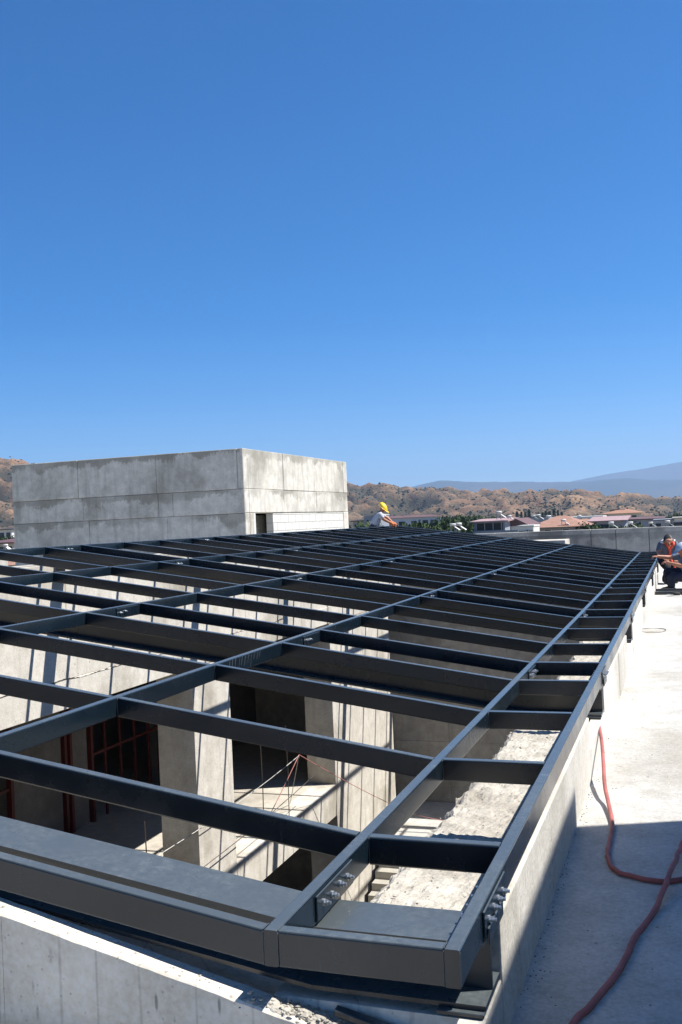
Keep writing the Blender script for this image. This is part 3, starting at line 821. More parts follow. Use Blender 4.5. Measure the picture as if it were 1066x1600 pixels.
# ================================================================== PEOPLE
def body_mesh(nodes, edges, root):
    """nodes: name -> (pos units, radius units); returns evaluated skin mesh object data (coords in metres, world)"""
    names = list(nodes); idx = {n: i for i, n in enumerate(names)}
    me = bpy.data.meshes.new('skel')
    me.from_pydata([tuple(W(nodes[n][0])) for n in names], [(idx[a], idx[b]) for a, b in edges], [])
    o = bpy.data.objects.new('skel', me); COL.objects.link(o)
    md = o.modifiers.new('Skin', 'SKIN'); md.use_smooth_shade = True
    sk = me.skin_vertices[0].data
    for n in names:
        r = nodes[n][1]*S; r = (r, r) if not isinstance(nodes[n][1], tuple) else r
        sk[idx[n]].radius = r; sk[idx[n]].use_root = (n == root)
    sb = o.modifiers.new('sub', 'SUBSURF'); sb.levels = 2; sb.render_levels = 2
    dg = bpy.context.evaluated_depsgraph_get(); ev = o.evaluated_get(dg)
    out = bpy.data.meshes.new_from_object(ev)
    bpy.data.objects.remove(o); return out
def person(label, J, shirt, trousers, hair=None, headgear=None, extras=None, base=None, group='workers on the roof'):
    """J: joints in units"""
    J = {k: Vector(v) for k, v in J.items()}
    nd = {}; ed = []
    def node(n, p, r): nd[n] = (p, r)
    def link(*ns):
        for a, b in zip(ns, ns[1:]): ed.append((a, b))
    pel = (J['hipL']+J['hipR'])/2; chest = (J['shL']+J['shR'])/2
    node('pel', pel, .125); node('waist', pel.lerp(chest, .4), .115); node('chest', pel.lerp(chest, .78), .135); node('neck0', chest+(J['head']-chest)*.25, .06); node('neck1', chest+(J['head']-chest)*.55, .05)
    node('head', J['head'], .085); hd = (J['top']-J['head']).normalized(); node('crown', J['head']+hd*.06, .075)
    link('pel', 'waist', 'chest', 'neck0', 'neck1', 'head', 'crown')
    for s in 'LR':
        node('sh'+s, J['sh'+s], .062); node('el'+s, J['el'+s], .043); node('wr'+s, J['wr'+s], .028); node('hd'+s, J['wr'+s]+(J['ha'+s]-J['wr'+s])*.6, .034)
        node('ua'+s, J['sh'+s].lerp(J['el'+s], .45), .05); node('fa'+s, J['el'+s].lerp(J['wr'+s], .35), .041)
        link('chest', 'sh'+s, 'ua'+s, 'el'+s, 'fa'+s, 'wr'+s, 'hd'+s)
        node('hip'+s, J['hip'+s], .095); node('th'+s, J['hip'+s].lerp(J['kn'+s], .45), .085); node('kn'+s, J['kn'+s], .062); node('ca'+s, J['kn'+s].lerp(J['an'+s], .35), .058); node('an'+s, J['an'+s], .042)
        link('pel', 'hip'+s, 'th'+s, 'kn'+s, 'ca'+s, 'an'+s)
    me = body_mesh(nd, ed, 'pel')
    base = Vector(base)
    t = thing('person', label, 'person', base, group)
    wb = W(base)
    # hands and face are added to the same body mesh
    bm = bmesh.new(); bm.from_mesh(me); bpy.data.meshes.remove(me)
    segs = [(W(nd[a][0]), W(nd[b][0]), a, b) for a, b in ed]
    def tubem(pts, rr, n=6):
        q = MB(); q.tube(pts, rr, n); tmp = q.mesh('t', (0, 0, FLOOR)); bm.from_mesh(tmp); bpy.data.meshes.remove(tmp)
    for s in 'LR':
        d = (J['ha'+s]-J['wr'+s]).normalized(); side = d.cross(Vector((0, 0, 1))).normalized(); dn = side.cross(d).normalized()
        if dn.z > 0: dn = -dn
        pm = J['wr'+s]+d*.075
        for k, L in enumerate((.06, .07, .065, .05)):
            o = pm+side*((k-1.5)*.019); tubem([o-d*.02, o+d*L*.45+dn*.008, o+d*L*.75+dn*.03, o+d*L*.8+dn*.055], [.0095, .009, .008, .006])
        o = J['wr'+s]+d*.03; sg = -1 if s == 'L' else 1
        tubem([o, o+side*sg*.035+d*.02, o+side*sg*.045+d*.055+dn*.02], [.012, .01, .007])
    look = J['look'].normalized(); hs = look.cross(hd).normalized()
    hc = J['head']
    tubem([hc+look*.07+hd*.03, hc+look*.098+hd*.0, hc+look*.085-hd*.012], [.008, .013, .008])      # nose
    for sgn in (-1, 1):
        tubem([hc+hs*sgn*.078+hd*.025, hc+hs*sgn*.09+hd*.005-look*.008, hc+hs*sgn*.078-hd*.025], [.012, .016, .009])   # ears
    tubem([hc+look*.072+hs*.022-hd*.045, hc+look*.082-hd*.046, hc+look*.072-hs*.022-hd*.045], [.006, .008, .006])      # mouth
    for v in bm.verts: v.co -= wb
    bm.normal_update()
    bme = bpy.data.meshes.new('body'); bm.to_mesh(bme); bme.materials.append(M['skin'])
    for p in bme.polygons: p.use_smooth = True
    place('body', bme, base, t)
    # clothes: shells over the body
    def shell(name, test, inflate, mat):
        keep = bmesh.new(); keep.from_mesh(bme); keep.normal_update()
        rem = []
        for f in keep.faces:
            c = f.calc_center_median()+wb; best = None; bd = 1e9; bt = 0
            for a, b, na, nb in segs:
                ab = b-a; k = max(0, min(1, (c-a).dot(ab)/max(ab.length_squared, 1e-9))); d = (c-a-ab*k).length-.02
                if d < bd: bd = d; best = (na, nb); bt = k
            if not test(best, bt): rem.append(f)
        bmesh.ops.delete(keep, geom=rem, context='FACES')
        keep.normal_update()
        for v in keep.verts: v.co += v.normal*inflate*(1+.35*noise.noise(v.co*9))
        m = bpy.data.meshes.new(name); keep.to_mesh(m); keep.free(); m.materials.append(mat)
        for p in m.polygons: p.use_smooth = True
        return place(name, m, base, t)
    torso = {'pel', 'waist', 'chest', 'shL', 'shR', 'neck0'}
    def is_shirt(e, k):
        a, b = e
        if a in torso and b in torso: return not (b == 'neck0' and k > .8)
        if a == 'neck0': return False
        return (a[:2] == 'sh' or (a[:2] == 'ua' and k < .55))
    def is_tr(e, k):
        a, b = e
        return a == 'pel' and (b[:3] == 'hip' or (b == 'waist' and k < .35)) or a[:3] == 'hip' or a[:2] in ('th', 'kn') or (a[:2] == 'ca' and k < .9)
    shell('shirt', is_shirt, .016, shirt)
    shell('trousers', is_tr, .019, trousers)
    shoe = m_plain('work_shoe', lin(70, 66, 60), .7, .2, 10)
    for s in 'LR':
        f = J['foot'+s]; an = J['an'+s]; d = (f-an); d.z = 0; d.normalize(); sd = d.cross(Vector((0, 0, 1)))
        b = MB(); zb = min(an.z, f.z)-.045
        pts = [an-d*.055, an, an+d*.07, an+d*.14, an+d*.185]
        b.tube([Vector((p.x, p.y, zb+h)) for p, h in zip(pts, (.05, .065, .045, .036, .03))], [.035, .048, .042, .038, .022], 8)
        b.tube([Vector((an.x, an.y, zb+.05)), Vector((an.x, an.y, zb+.11))], [.048, .046], 8)
        part('shoe', b, shoe, t, smooth=True)
    if hair is not None:
        b = MB()
        res = bmesh.ops.create_icosphere(b.bm, subdivisions=3, radius=1)
        for v in list(res['verts']):
            q = v.co.copy(); p = hs*q.x*.088+look*q.y*.1+hd*q.z*.1
            c = hc+hd*.028+p
            if q.y > .35 and q.z < .35 or q.z < -.35: b.bm.verts.remove(v); continue
            v.co = c+(p.normalized())*.006*noise.noise(c*40)
        part('hair', b, hair, t, smooth=True)
    if headgear: headgear(t, hc, hd, look, hs)
    if extras: extras(t, J, hd, look, hs, pel, chest)
    return t

def frame_at(px, py, D):
    """local frame at a spot: returns function (right px, up px, depth units) -> point"""
    A = at(px, py, D); k = D/F_PX*1.0; rh = right0; dh = Vector((fwd.x, fwd.y, 0)).normalized(); sc = A.dot(fwd)/F_PX
    def f(x, y, dep=0.0): return A+right*((x-px)*sc)+up*(-(y-py)*sc)+dh*dep
    return f
dh = Vector((fwd.x, fwd.y, 0)).normalized()

# worker in the yellow helmet, kneeling on the wall head at the far end of the high beam
def worker_helmet():
    f = frame_at(590, 823, 23.9)
    J = dict(hipL=f(582, 826, .08), hipR=f(582, 827, -.09), shL=f(592.5, 803.5, .14), shR=f(594, 804.5, -.15), head=f(598.6, 795.5), top=f(600.5, 786), look=right0*.7-Vector((0, 0, .65))-dh*.35,
             elL=f(606, 809.5, .13), wrL=f(614, 817, .04), haL=f(618.5, 820.5, .02), elR=f(599, 811.5, -.16), wrR=f(609.5, 816.5, -.1), haR=f(614.5, 820, -.06),
             knL=f(596, 838, .12), knR=f(596, 839, -.12), anL=f(573, 841, .1), anR=f(573, 842, -.1), footL=f(566, 842, .1), footR=f(566, 843, -.1))
    def helm(t, hc, hd, look, hs):
        b = MB(); res = bmesh.ops.create_icosphere(b.bm, subdivisions=3, radius=1)
        for v in list(res['verts']):
            q = v.co
            if q.z < -.12: b.bm.verts.remove(v); continue
            v.co = hc+hd*.045+hs*q.x*.108+look*q.y*.125+hd*q.z*.105
        ring = []
        for k in range(24):
            a = 2*math.pi*k/24; e = .02+.05*max(0, math.sin(a))
            ring.append((hc+hd*.034+hs*math.cos(a)*(.108)+look*math.sin(a)*.125, hc+hd*.026+hs*math.cos(a)*(.108+e*.4)+look*math.sin(a)*(.125+e)))
        vi = [[b.bm.verts.new(p) for p in r] for r in ring]
        for k in range(24): b.bm.faces.new((vi[k][0], vi[k][1], vi[(k+1) % 24][1], vi[(k+1) % 24][0]))
        part('helmet', b, m_plain('yellow_helmet', lin(240, 196, 20), .35, .05, 4), t, smooth=True)
    def ex(t, J, hd, look, hs, pel, chest):
        for s in 'LR':
            d = (J['ha'+s]-J['wr'+s]).normalized(); b = MB(); b.tube([J['wr'+s]-d*.01, J['wr'+s]+d*.05, J['wr'+s]+d*.1], [.038, .046, .04], 8)
            part('glove', b, m_plain('work_glove', lin(214, 120, 62), .8, .15, 20), t, smooth=True)
    person('worker in yellow hard hat and grey t-shirt leaning over the far beam', J, m_plain('grey_tshirt', lin(176, 178, 182), .9, .12, 14), m_plain('dark_trousers', lin(44, 48, 56), .9, .2, 10), None, helm, ex, base=f(584, 845))
    p = f(584, 845); b = MB(); b.box(-8.3, -7.1, p.y-.9, p.y+.9, p.z-.08, p.z-.035, .004)
    tag(part('scaffold_board', b, m_plain('scaffold_wood', lin(168, 134, 94), .8, .2, 4)), 'timber scaffold board under the worker in the yellow hard hat', 'board')
worker_helmet()

def worker_harness():
    f = frame_at(1040, 880, 19.8)
    J = dict(hipL=f(1049, 873, .05), hipR=f(1035.5, 873, .05), shL=f(1051.5, 849.5, -.1), shR=f(1030, 851.5, -.1), head=f(1038.5, 845.5, -.24), top=f(1037.5, 838, -.2), look=-dh*.75-Vector((0, 0, .6))-right0*.15,
             elL=f(1056, 862, -.16), wrL=f(1049, 872, -.35), haL=f(1044, 875, -.42), elR=f(1024.5, 863, -.15), wrR=f(1028, 871, -.36), haR=f(1030.5, 873, -.44),
             knL=f(1050, 887, -.32), knR=f(1036, 888, -.33), anL=f(1050, 904.5, -.08), anR=f(1036, 905, -.1), footL=f(1050.5, 907, -.25), footR=f(1035, 907.5, -.27))
    def ex(t, J, hd, look, hs, pel, chest):
        mt = m_plain('orange_webbing', lin(226, 84, 60), .7, .1, 20)
        def strap(pts, r=.02): b = MB(); b.tube(spline(pts, 6), r, 6); part('harness_strap', b, mt, t, smooth=True)
        fr = -dh*.15
        strap([J['shR']+Vector((.05, 0, .05)), chest.lerp(J['shR'], .5)+fr+Vector((0, 0, .0)), chest.lerp(pel, .4)+fr*1.0, pel.lerp(chest, .3)+fr])
        strap([J['shL']+Vector((-.05, 0, .05)), chest.lerp(J['shL'], .5)+fr, chest.lerp(pel, .4)+fr*1.0, J['hipL']+fr*.9])
        strap([J['hipL']+fr*.9+Vector((.08, 0, .02)), pel+fr*1.05, J['hipR']+fr*.9+Vector((-.08, 0, .02))])
        strap([pel-dh*.16+Vector((.0, 0, 0)), pel-dh*.36+Vector((.02, 0, -.08)), pel-dh*.42+Vector((.02, 0, -.28))], .022)
        b = MB(); b.cyl(J['shR']+Vector((-.0, 0, .03)), J['shR']+Vector((.09, 0, .07)), .05, .05, 10)
        b.cyl(J['shL']+Vector((-.0, 0, .03)), J['shL']+Vector((-.09, 0, .07)), .05, .05, 10); part('shoulder_pad', b, m_plain('pale_pad', lin(226, 214, 206), .8), t, smooth=True)
    person('dark haired worker in grey t-shirt and orange safety harness crouching at the frame edge', J, m_plain('slate_tshirt', lin(96, 102, 112), .9, .15, 14), m_plain('black_trousers', lin(30, 30, 34), .9, .2, 10), m_plain('dark_hair', lin(34, 28, 26), .6, .3, 40), None, ex, base=f(1043, 909))
worker_harness()

def worker_cap():
    f = frame_at(1040, 922, 18.06)
    J = dict(hipL=f(1080, 899, .12), hipR=f(1080, 900, -.12), shL=f(1069.5, 870, .16), shR=f(1070.5, 871, -.17), head=f(1063.5, 859.5), top=f(1062.5, 849), look=-right0*.85-Vector((0, 0, .5))-dh*.1,
             elL=f(1053, 872, .22), wrL=f(1035, 870.2, .2), haL=f(1028, 869.5, .18), elR=f(1060, 884, -.24), wrR=f(1043.5, 879.5, -.1), haR=f(1036, 877.5, -.04),
             knL=f(1046, 893, .2), knR=f(1043, 901, -.16), anL=f(1054, 917, .18), anR=f(1045, 918, -.17), footL=f(1048, 921, .18), footR=f(1035, 921.5, -.17))
    def cap(t, hc, hd, look, hs):
        b = MB(); res = bmesh.ops.create_icosphere(b.bm, subdivisions=3, radius=1)
        for v in list(res['verts']):
            q = v.co
            if q.z < -.02: b.bm.verts.remove(v); continue
            v.co = hc+hd*.03+hs*q.x*.098+look*q.y*.112+hd*q.z*.1
        ring = [(hc+hd*.03+hs*.08*math.cos(a)+look*.1*math.sin(a), hc+hd*.02+hs*.085*math.cos(a)+look*.19*math.sin(a)) for a in [math.radians(25+130*k/10) for k in range(11)]]
        vi = [[b.bm.verts.new(p) for p in r] for r in ring]
        for k in range(10): b.bm.faces.new((vi[k][0], vi[k][1], vi[k+1][1], vi[k+1][0]))
        part('cap', b, m_plain('pale_cap', lin(168, 184, 200), .8, .1, 8), t, smooth=True)
    person('worker in pale blue cap and grey-blue shirt squatting with both arms stretched to the beam', J, m_plain('blue_grey_shirt', lin(104, 116, 130), .9, .15, 14), m_plain('dark_jeans', lin(30, 36, 52), .9, .25, 12), m_plain('brown_hair', lin(50, 42, 38), .7, .2, 30), cap, None, base=f(1050, 924))
worker_cap()

# ================================================================== TOWN
def Zat(px, py, D): return at(px, py, D).z
def windows(t, y, wins, x0, w, zt):
    for (u, v, ww, hh) in wins:
        x = x0+w*u; z = zt-v
        b = MB(); b.box(x-ww/2, x+ww/2, y-.03, y+.05, z-hh, z); o = part('window', b, 'glass', t)
        b = MB(); fr = .06
        b.box(x-ww/2-fr, x-ww/2, y-.06, y, z-hh-fr, z+fr); b.box(x+ww/2, x+ww/2+fr, y-.06, y, z-hh-fr, z+fr); b.box(x-ww/2, x+ww/2, y-.06, y, z, z+fr); b.box(x-ww/2, x+ww/2, y-.06, y, z-hh-fr, z-hh)
        part('frame', b, 'white', o, ORI[t.name])
def house(label, px0, px1, eave, D, depth, wall, roof, rt, rise, wins=(), over=.35, extra=None, name='house', group='houses behind the roof'):
    pc = at((px0+px1)/2, horizon((px0+px1)/2), D); kd = pc.dot(fwd)/F_PX; w = (px1-px0)*kd/cy
    zt = Zat((px0+px1)/2, eave, D)
    t = thing(name, label, 'house', (pc.x, pc.y, GROUND), group)
    x0, x1, y0, y1 = pc.x-w/2, pc.x+w/2, pc.y, pc.y+depth
    b = MB(); b.box(x0, x1, y0, y1, GROUND, zt); part('wall', b, wall, t)
    e = over; b = MB(); rz = rise*kd; z0 = zt+.02
    X0, X1, Y0, Y1 = x0-e, x1+e, y0-e, y1+e
    if rt == 'hip':
        k = min(X1-X0, Y1-Y0)*.42; ym = (Y0+Y1)/2
        lo = [(X0, Y0, z0), (X1, Y0, z0), (X1, Y1, z0), (X0, Y1, z0)]
        v = [b.bm.verts.new(p) for p in lo]; r0 = b.bm.verts.new((X0+k, ym, z0+rz)); r1 = b.bm.verts.new((X1-k, ym, z0+rz))
        for fc in ((v[0], v[1], r1, r0), (v[1], v[2], r1), (v[2], v[3], r0, r1), (v[3], v[0], r0), (v[3], v[2], v[1], v[0])): b.bm.faces.new(fc)
    elif rt == 'gable_y':       # ridge runs along Y, gable faces the viewer
        xm = (X0+X1)/2; b.prism([(X0, z0), (X1, z0), (X1, z0+.08), (xm, z0+rz), (X0, z0+.08)], Y0, Y1)
    elif rt == 'gable_x':
        a = MB(); ym = (Y0+Y1)/2
        v = [b.bm.verts.new(p) for p in ((X0, Y0, z0), (X1, Y0, z0), (X1, Y1, z0), (X0, Y1, z0), (X0, ym, z0+rz), (X1, ym, z0+rz))]
        for fc in ((v[0], v[1], v[5], v[4]), (v[2], v[3], v[4], v[5]), (v[1], v[2], v[5]), (v[3], v[0], v[4]), (v[3], v[2], v[1], v[0])): b.bm.faces.new(fc)
    elif rt == 'shed':
        b.hexa([(X0, Y0, z0), (X1, Y0, z0), (X1, Y1, z0+rz), (X0, Y1, z0+rz), (X0, Y0, z0+.14), (X1, Y0, z0+.14), (X1, Y1, z0+rz+.14), (X0, Y1, z0+rz+.14)])
    else:
        b.box(X0, X1, Y0, Y1, z0, z0+max(.15, rz))
    part('roof', b, roof, t)
    windows(t, y0, wins, x0, w, zt)
    if extra: extra(t, x0, x1, y0, y1, zt, rz)
    return t
def solar(px, py, D, s, label):
    s *= .52
    p = at(px, horizon(px), D); z = Zat(px, py, D)
    t = thing('solar_heater', label, 'solar heater', (p.x, p.y, z-1.2*s), 'solar water heaters on the roofs')
    b = MB(); b.cyl((p.x-.55*s, p.y, z), (p.x+.55*s, p.y, z), .26*s, n=14); part('tank', b, 'white', t, smooth=True)
    b = MB(); b.hexa([(p.x+.1*s, p.y-.3*s, z-.25*s), (p.x+1.35*s, p.y-.6*s, z-1.1*s), (p.x+1.35*s, p.y+.7*s, z-1.1*s), (p.x+.1*s, p.y+.5*s, z-.25*s), (p.x+.1*s, p.y-.3*s, z-.15*s), (p.x+1.35*s, p.y-.6*s, z-1.0*s), (p.x+1.35*s, p.y+.7*s, z-1.0*s), (p.x+.1*s, p.y+.5*s, z-.15*s)]); part('panel', b, 'white', t)
    b = MB()
    for q in (-.4, .4): b.box(p.x+q*s-.03, p.x+q*s+.03, p.y-.03, p.y+.03, z-1.4*s, z-.2*s)
    part('stand', b, 'greyrend', t)
def town():
    def long_end(t, x0, x1, y0, y1, zt, rz):
        b = MB(); b.box(x1, x1+.06, y0+.02, y1, GROUND, zt-.01); part('end_wall', b, 'white', t)
        for k in range(2):
            b = MB(); b.box(x1+.05, x1+.09, y0+2.6+k*3, y0+3.6+k*3, zt-2.0, zt-.9); part('end_window', b, 'glass', t)
    house('long white building with a maroon roof beyond the worker in the yellow helmet', 600, 690, 808.5, 160, 9, 'white', 'maroon', 'gable_x', 3.5, [(.1, .6, 1.0, 1.1), (.3, .6, 1.0, 1.1), (.52, .6, 1.0, 1.1), (.72, .5, 1.0, 1.2), (.86, .5, 1.0, 1.2)], .3, long_end).rotation_euler.z = math.radians(38)
    house('grey box building with flat roof left of the worker in the yellow helmet', 569, 590, 806, 120, 5, 'greyrend', 'cream', 'flat', 1.4, [], .05)
    house('low dark roofed shed beside the stair tower', 552, 571, 815, 140, 8, 'greyrend', 'dark', 'shed', 4, [], .3)
    def terrace(t, x0, x1, y0, y1, zt, rz):
        b = MB(); b.box(x0+.2, x1-.2, y0-.05, y0+.02, zt-.78, zt-.08); part('terrace_shade', b, 'dark', t)  # solid dark panel on the wall, painted shade under the terrace roof
        for k in range(4):
            x = x0+.3+(x1-x0-.6)*k/3; b = MB(); b.cyl((x, y0-.25, zt-.8), (x, y0-.25, zt), .05, n=8); part('terrace_post', b, 'greyrend', t)
        b = MB(); b.box(x0-.2, x1+1.6, y0-.5, y0-.35, zt-1.5, zt-.84); part('terrace_wall', b, 'greyrend', t)
    house('house with a pink sheet roof over a dark terrace', 741, 787, 816.5, 100, 6, 'greyrend', 'pinkroof', 'shed', 3.5, [], .4, terrace)
    house('white gabled house with red roof slope beside the dark terrace', 787, 822, 822, 103, 9, 'white', 'maroon', 'gable_y', 12, [(.25, .1, .35, .7)], .15)
    house('small white balcony block below the white gabled house', 809, 832, 823.5, 95, 4, 'white', 'white', 'flat', 1.5, [(.35, .35, .9, .25), (.75, .35, .6, .25)], .05)
    house('house with a broad orange clay hip roof behind the parapet wall', 836, 902, 823.5, 130, 12, 'greyrend', 'tile', 'hip', 17, [(.3, .3, .8, .8), (.7, .3, .8, .8)], .9)
    house('plain dark grey block behind the orange roof', 824, 856, 808, 190, 9, 'greyrend', 'dark', 'flat', 1, [], .1)
    house('flat white roofed building with solar tanks behind the orange roof', 872, 936, 810.5, 200, 14, 'cream', 'white', 'flat', 3.0, [(.2, .5, 1.2, 1.2), (.7, .5, 1.2, 1.2)], .4)
    house('house with orange clay roof between the white roof and the pink roof', 896, 922, 817, 150, 8, 'cream', 'tile', 'hip', 6, [(.5, .4, .9, .9)], .4)
    def strip(t, x0, x1, y0, y1, zt, rz):
        b = MB(); b.box(x0+.5, x1-2.2, y0-.06, y0+.03, zt-1.5, zt-.4); part('window_band', b, 'glass', t)
    house('wide house with a dusty pink roof and a dark window band', 924, 972, 815, 150, 10, 'greyrend', 'pinkroof', 'shed', 6, [], .5, strip)
    house('two storey house with brown hip roof above the pink roofs', 948, 996, 802.0, 210, 10, 'cream', 'brownroof', 'hip', 6.5, [(.15, .5, 1.0, 1.2), (.4, .5, 1.0, 1.2), (.62, .5, 1.0, 1.2), (.85, .5, 1.0, 1.2)], .8)
    house('upper roof room on top of the two storey brown roofed house', 955, 975, 797.5, 214, 4, 'brownroof', 'dark', 'flat', 1, [], .1)
    house('long low grey building at the right behind the parapet wall', 962, 1030, 812.5, 170, 10, 'greyrend', 'maroon', 'shed', 2.5, [(.2, .5, 1, 1), (.5, .5, 1, 1), (.8, .5, 1, 1)], .4)
    house('beige building with one dark window at the right edge', 1022, 1056, 813, 150, 8, 'cream', 'greyrend', 'flat', 1.0, [(.2, .4, .8, 1.2), (.75, .4, .8, 1.2)], .1)
    house('white house with dark openings cut by the right picture edge', 1055, 1092, 809.5, 145, 8, 'white', 'cream', 'flat', 1.6, [(.18, .5, 1.6, 1.2), (.6, .5, 1.2, 1.2)], .3)
    house('red roofed house at the left edge seen under the frame', -30, 14, 884, 62, 6, 'cream', 'tile', 'hip', 9, [], .3)
    house('house with dark roof below the hill at the left edge', -35, 22, 829, 210, 9, 'white', 'dark', 'shed', 3, [(.7, .5, 1.2, 1.2), (.9, .5, 1, 1)], .4)
    house('house with maroon roof below the green trees at the left edge', -25, 23, 850, 120, 8, 'cream', 'maroon', 'shed', 8, [(.6, .3, 1, .8), (.85, .3, 1, .8)], .4)
    for a in ((779.5, 800.5, 100, 1.0, 'white solar water heater high on the terrace house'), (796, 806.5, 103, .7, 'small white solar heater at the white gable'), (834, 806, 185, 1.2, 'solar heater on the dark grey block'), (841, 805, 185, 1.4, 'solar heater beside another on the dark grey block'),
              (857, 807, 180, 1.6, 'white solar heater left of the flat white roof'), (880, 813, 130, 1.1, 'solar heater at the right hip of the orange roof'), (954, 817, 120, 1.1, 'white solar heater in front of the dark window band'), (984, 817, 120, 1.1, 'white solar heater in front of the long grey building'),
              (1016, 817, 110, .8, 'rusty solar heater in front of the beige building'), (1042, 815, 140, 1.2, 'solar heater on the beige building'), (707, 820, 90, .9, 'solar heater among the trees left of the terrace house'), (716, 819, 92, 1.0, 'second solar heater among the trees left of the terrace house'), (905, 806.5, 200, 1.4, 'solar heater on the flat white roof'), (8, 852, 118, 1.0, 'white solar heater in front of the maroon roof at the left')):
        solar(*a)
town()

# ------------------------------------------------------------------ trees
def leaf_mat(name, c, var):
    t = NT(name); oi = t.n('ObjectInfo')
    f = t.noise(.9, 4); k = t.mix(t.ramp(f, .3, .7), tuple(x*(1-var) for x in c), tuple(x*(1+var) for x in c))
    k = t.mix(t.math('MULTIPLY', oi.outputs['Random'], .35), k, tuple(x*.6 for x in c)); return t.out(k, .8, None, 0, .2)
M['leafA'] = leaf_mat('broad_leaves', lin(60, 76, 40), .35); M['leafB'] = leaf_mat('pine_needles', lin(52, 70, 44), .3)
M['bark'] = m_plain('bark', lin(92, 74, 58), .9, .25, 4)
def tree_mesh(kind, seed):
    r = random.Random(seed); V = []; Fc = []
    def leaf(c, s):
        n = Vector((r.gauss(0, 1), r.gauss(0, 1), r.gauss(.4, 1))).normalized(); a = n.orthogonal().normalized(); a.rotate(Matrix.Rotation(r.uniform(0, 6.28), 3, n)); b = n.cross(a); i = len(V)
        for u, v in ((-1, -.6), (1, -.6), (1, .6), (-1, .6)): V.append(tuple((c+a*u*s+b*v*s)*S))
        Fc.append((i, i+1, i+2, i+3))
    if kind == 'round':
        cl = [(Vector((r.gauss(0, .55), r.gauss(0, .55), 1.9+r.uniform(-.6, .75))), r.uniform(.35, .65)) for _ in range(17)]
        for c, q in cl:
            for _ in range(130):
                d = Vector((r.gauss(0, 1), r.gauss(0, 1), r.gauss(0, 1))).normalized()*q*r.uniform(.6, 1.05); d.z *= .75; leaf(c+d, r.uniform(.035, .085))
    else:
        for _ in range(1500):
            z = r.uniform(.5, 4.2); q = .62*(1-(z-.4)/4.1)**.7*r.uniform(.4, 1.05)*(1+.2*math.sin(z*5)); a = r.uniform(0, 6.28); leaf(Vector((q*math.cos(a), q*math.sin(a), z)), r.uniform(.03, .08))
    cm = bpy.data.meshes.new('crown'); cm.from_pydata(V, [], Fc); cm.materials.append(M['leafA' if kind == 'round' else 'leafB'])
    b = MB(); H = 1.7 if kind == 'round' else 3.6
    b.tube([(0, 0, 0), (.03, .02, H*.4), (-.02, .03, H*.75), (.0, .0, H)], [.13, .1, .07, .03], 8)
    if kind == 'round':
        for k in range(5):
            a = k*1.26+r.random(); b.tube([(0, 0, .9+.1*k), (.35*math.cos(a), .35*math.sin(a), 1.4+.1*k), (.7*math.cos(a), .7*math.sin(a), 1.8+.08*k)], [.06, .04, .015], 6)
    tm = b.mesh('trunk', (0, 0, 0), True); tm.materials.append(M['bark'])
    return cm, tm
TM = {('round', k): tree_mesh('round', k+1) for k in range(3)}
TM.update({('tall', k): tree_mesh('tall', k+20) for k in range(2)})
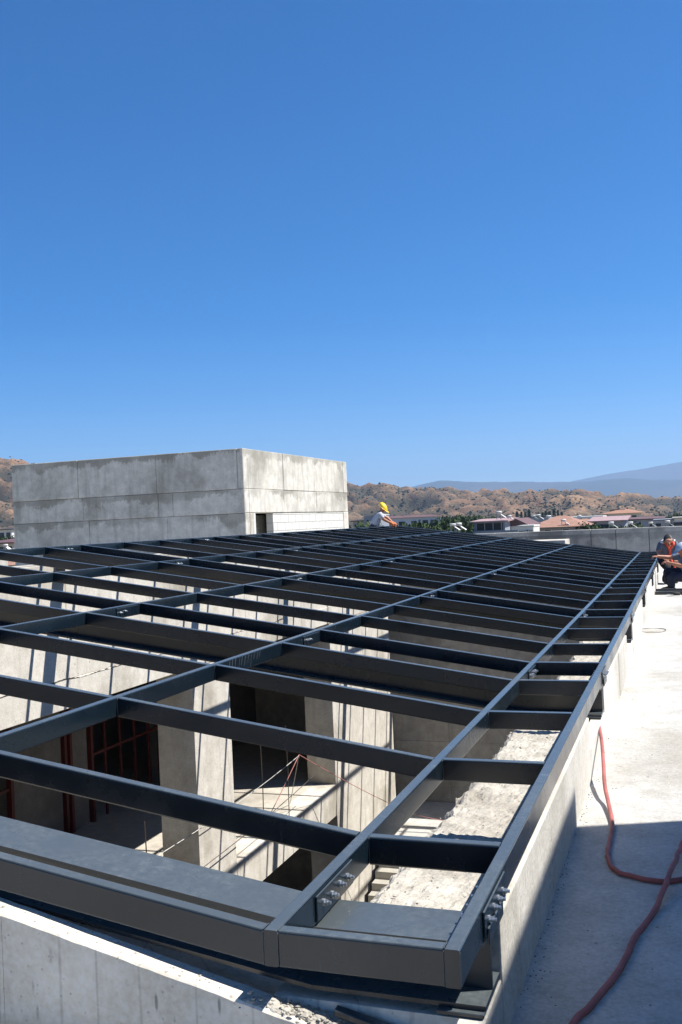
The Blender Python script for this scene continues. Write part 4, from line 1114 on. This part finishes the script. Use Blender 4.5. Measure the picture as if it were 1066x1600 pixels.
def trees():
    spots = []
    tr = random.Random(5)
    band = [(556, 818, 95), (566, 820, 92), (575, 821, 97), (628, 818, 120), (640, 815, 126), (651, 818, 118), (663, 819, 112), (676, 817, 116), (686, 818, 108), (692, 812, 140), (698, 819, 104), (706, 813, 150), (713, 820, 100), (720, 812, 156), (726, 820, 106), (733, 815, 140), (740, 813, 160), (748, 808, 220), (757, 807, 230), (766, 807, 240),
            (613, 812, 215), (690, 806, 230), (702, 806, 240), (716, 806, 250), (729, 805, 245), (741, 804, 260), (918, 819, 130), (924, 818, 138), (976, 819, 128), (983, 820, 125), (4, 838, 165), (14, 836, 170), (20, 840, 160), (-6, 838, 160), (1052, 804, 260), (1061, 803, 250), (1070, 804, 255), (1022, 806, 270), (1034, 805, 290)]
    lab = ['rounded green tree %s']
    where = ['between the stair tower and the worker in the helmet'] * 3 + ['in the row in front of the long white building'] * 6 + ['in the green clump left of the terrace house'] * 8 + ['in the far green band above the terrace house'] * 9 + ['beside the pink roofed house'] * 4 + ['at the left edge below the hill'] * 4 + ['in the far green band at the right edge'] * 5
    for k, ((px, py, D), wh) in enumerate(zip(band, where)):
        spots.append(('round', k % 3, px, py-(2.5 if 3 <= k < 9 else 5 if k < 17 else 2), D, 'rounded green tree '+wh))
    for k, px in enumerate((808, 815, 821, 827, 842, 848, 853, 859, 866, 872, 878)):
        spots.append(('tall', k % 2, px, 797+tr.uniform(-2, 3), 420+tr.uniform(-40, 60), 'narrow dark conifer in the row at the foot of the hills'))
    ORD = ['first', 'second', 'third', 'fourth', 'fifth', 'sixth', 'seventh', 'eighth', 'ninth', 'tenth', 'eleventh', 'twelfth']
    seen = {}
    for q in spots: seen.setdefault(q[5], []).append(q[2])
    for kind, v, px, py, D, lb0 in spots:
        o_ = ORD[sorted(seen[lb0]).index(px)]; lb = lb0.replace('rounded green tree', 'rounded green tree, '+o_+' from left').replace('narrow dark conifer', 'narrow dark conifer, '+o_+' from left')
        p = at(px, horizon(px), D); ztop = Zat(px, py, D); h = ztop-GROUND
        hm = 2.95 if kind == 'round' else 4.3; s = h/hm
        t = thing('green_tree' if kind == 'round' else 'conifer', lb, 'tree', (p.x, p.y, GROUND), lb0.replace('rounded green tree', 'trees').replace('narrow dark conifer', 'conifers'))
        cm, tm = TM[(kind, v)]; sx = s*(.62 if kind == 'round' else 1.0)*tr.uniform(.9, 1.2)
        for nm, me in (('trunk', tm), ('crown', cm)):
            o = bpy.data.objects.new(nm, me); COL.objects.link(o); put(o, (p.x, p.y, GROUND), t); o.scale = (sx, sx, s); o.rotation_euler = (0, 0, tr.uniform(0, 6.28) if nm == 'crown' else 0)
trees()

# ================================================================== HAZE
def haze():
    b = MB(); R = 12600/S
    b.box(-R, R, -R, R, GROUND-30, 600)
    m = bpy.data.materials.new('haze'); m.use_nodes = True; nt = m.node_tree
    for n in list(nt.nodes):
        if n.type != 'OUTPUT_MATERIAL': nt.nodes.remove(n)
    v = nt.nodes.new('ShaderNodeVolumePrincipled'); v.inputs['Color'].default_value = (.46, .68, 1, 1); v.inputs['Density'].default_value = 1.25e-4
    v.inputs['Anisotropy'].default_value = .2
    nt.links.new(v.outputs[0], nt.nodes['Material Output'].inputs['Volume'])
    stuff(part('haze', b, m))
haze()
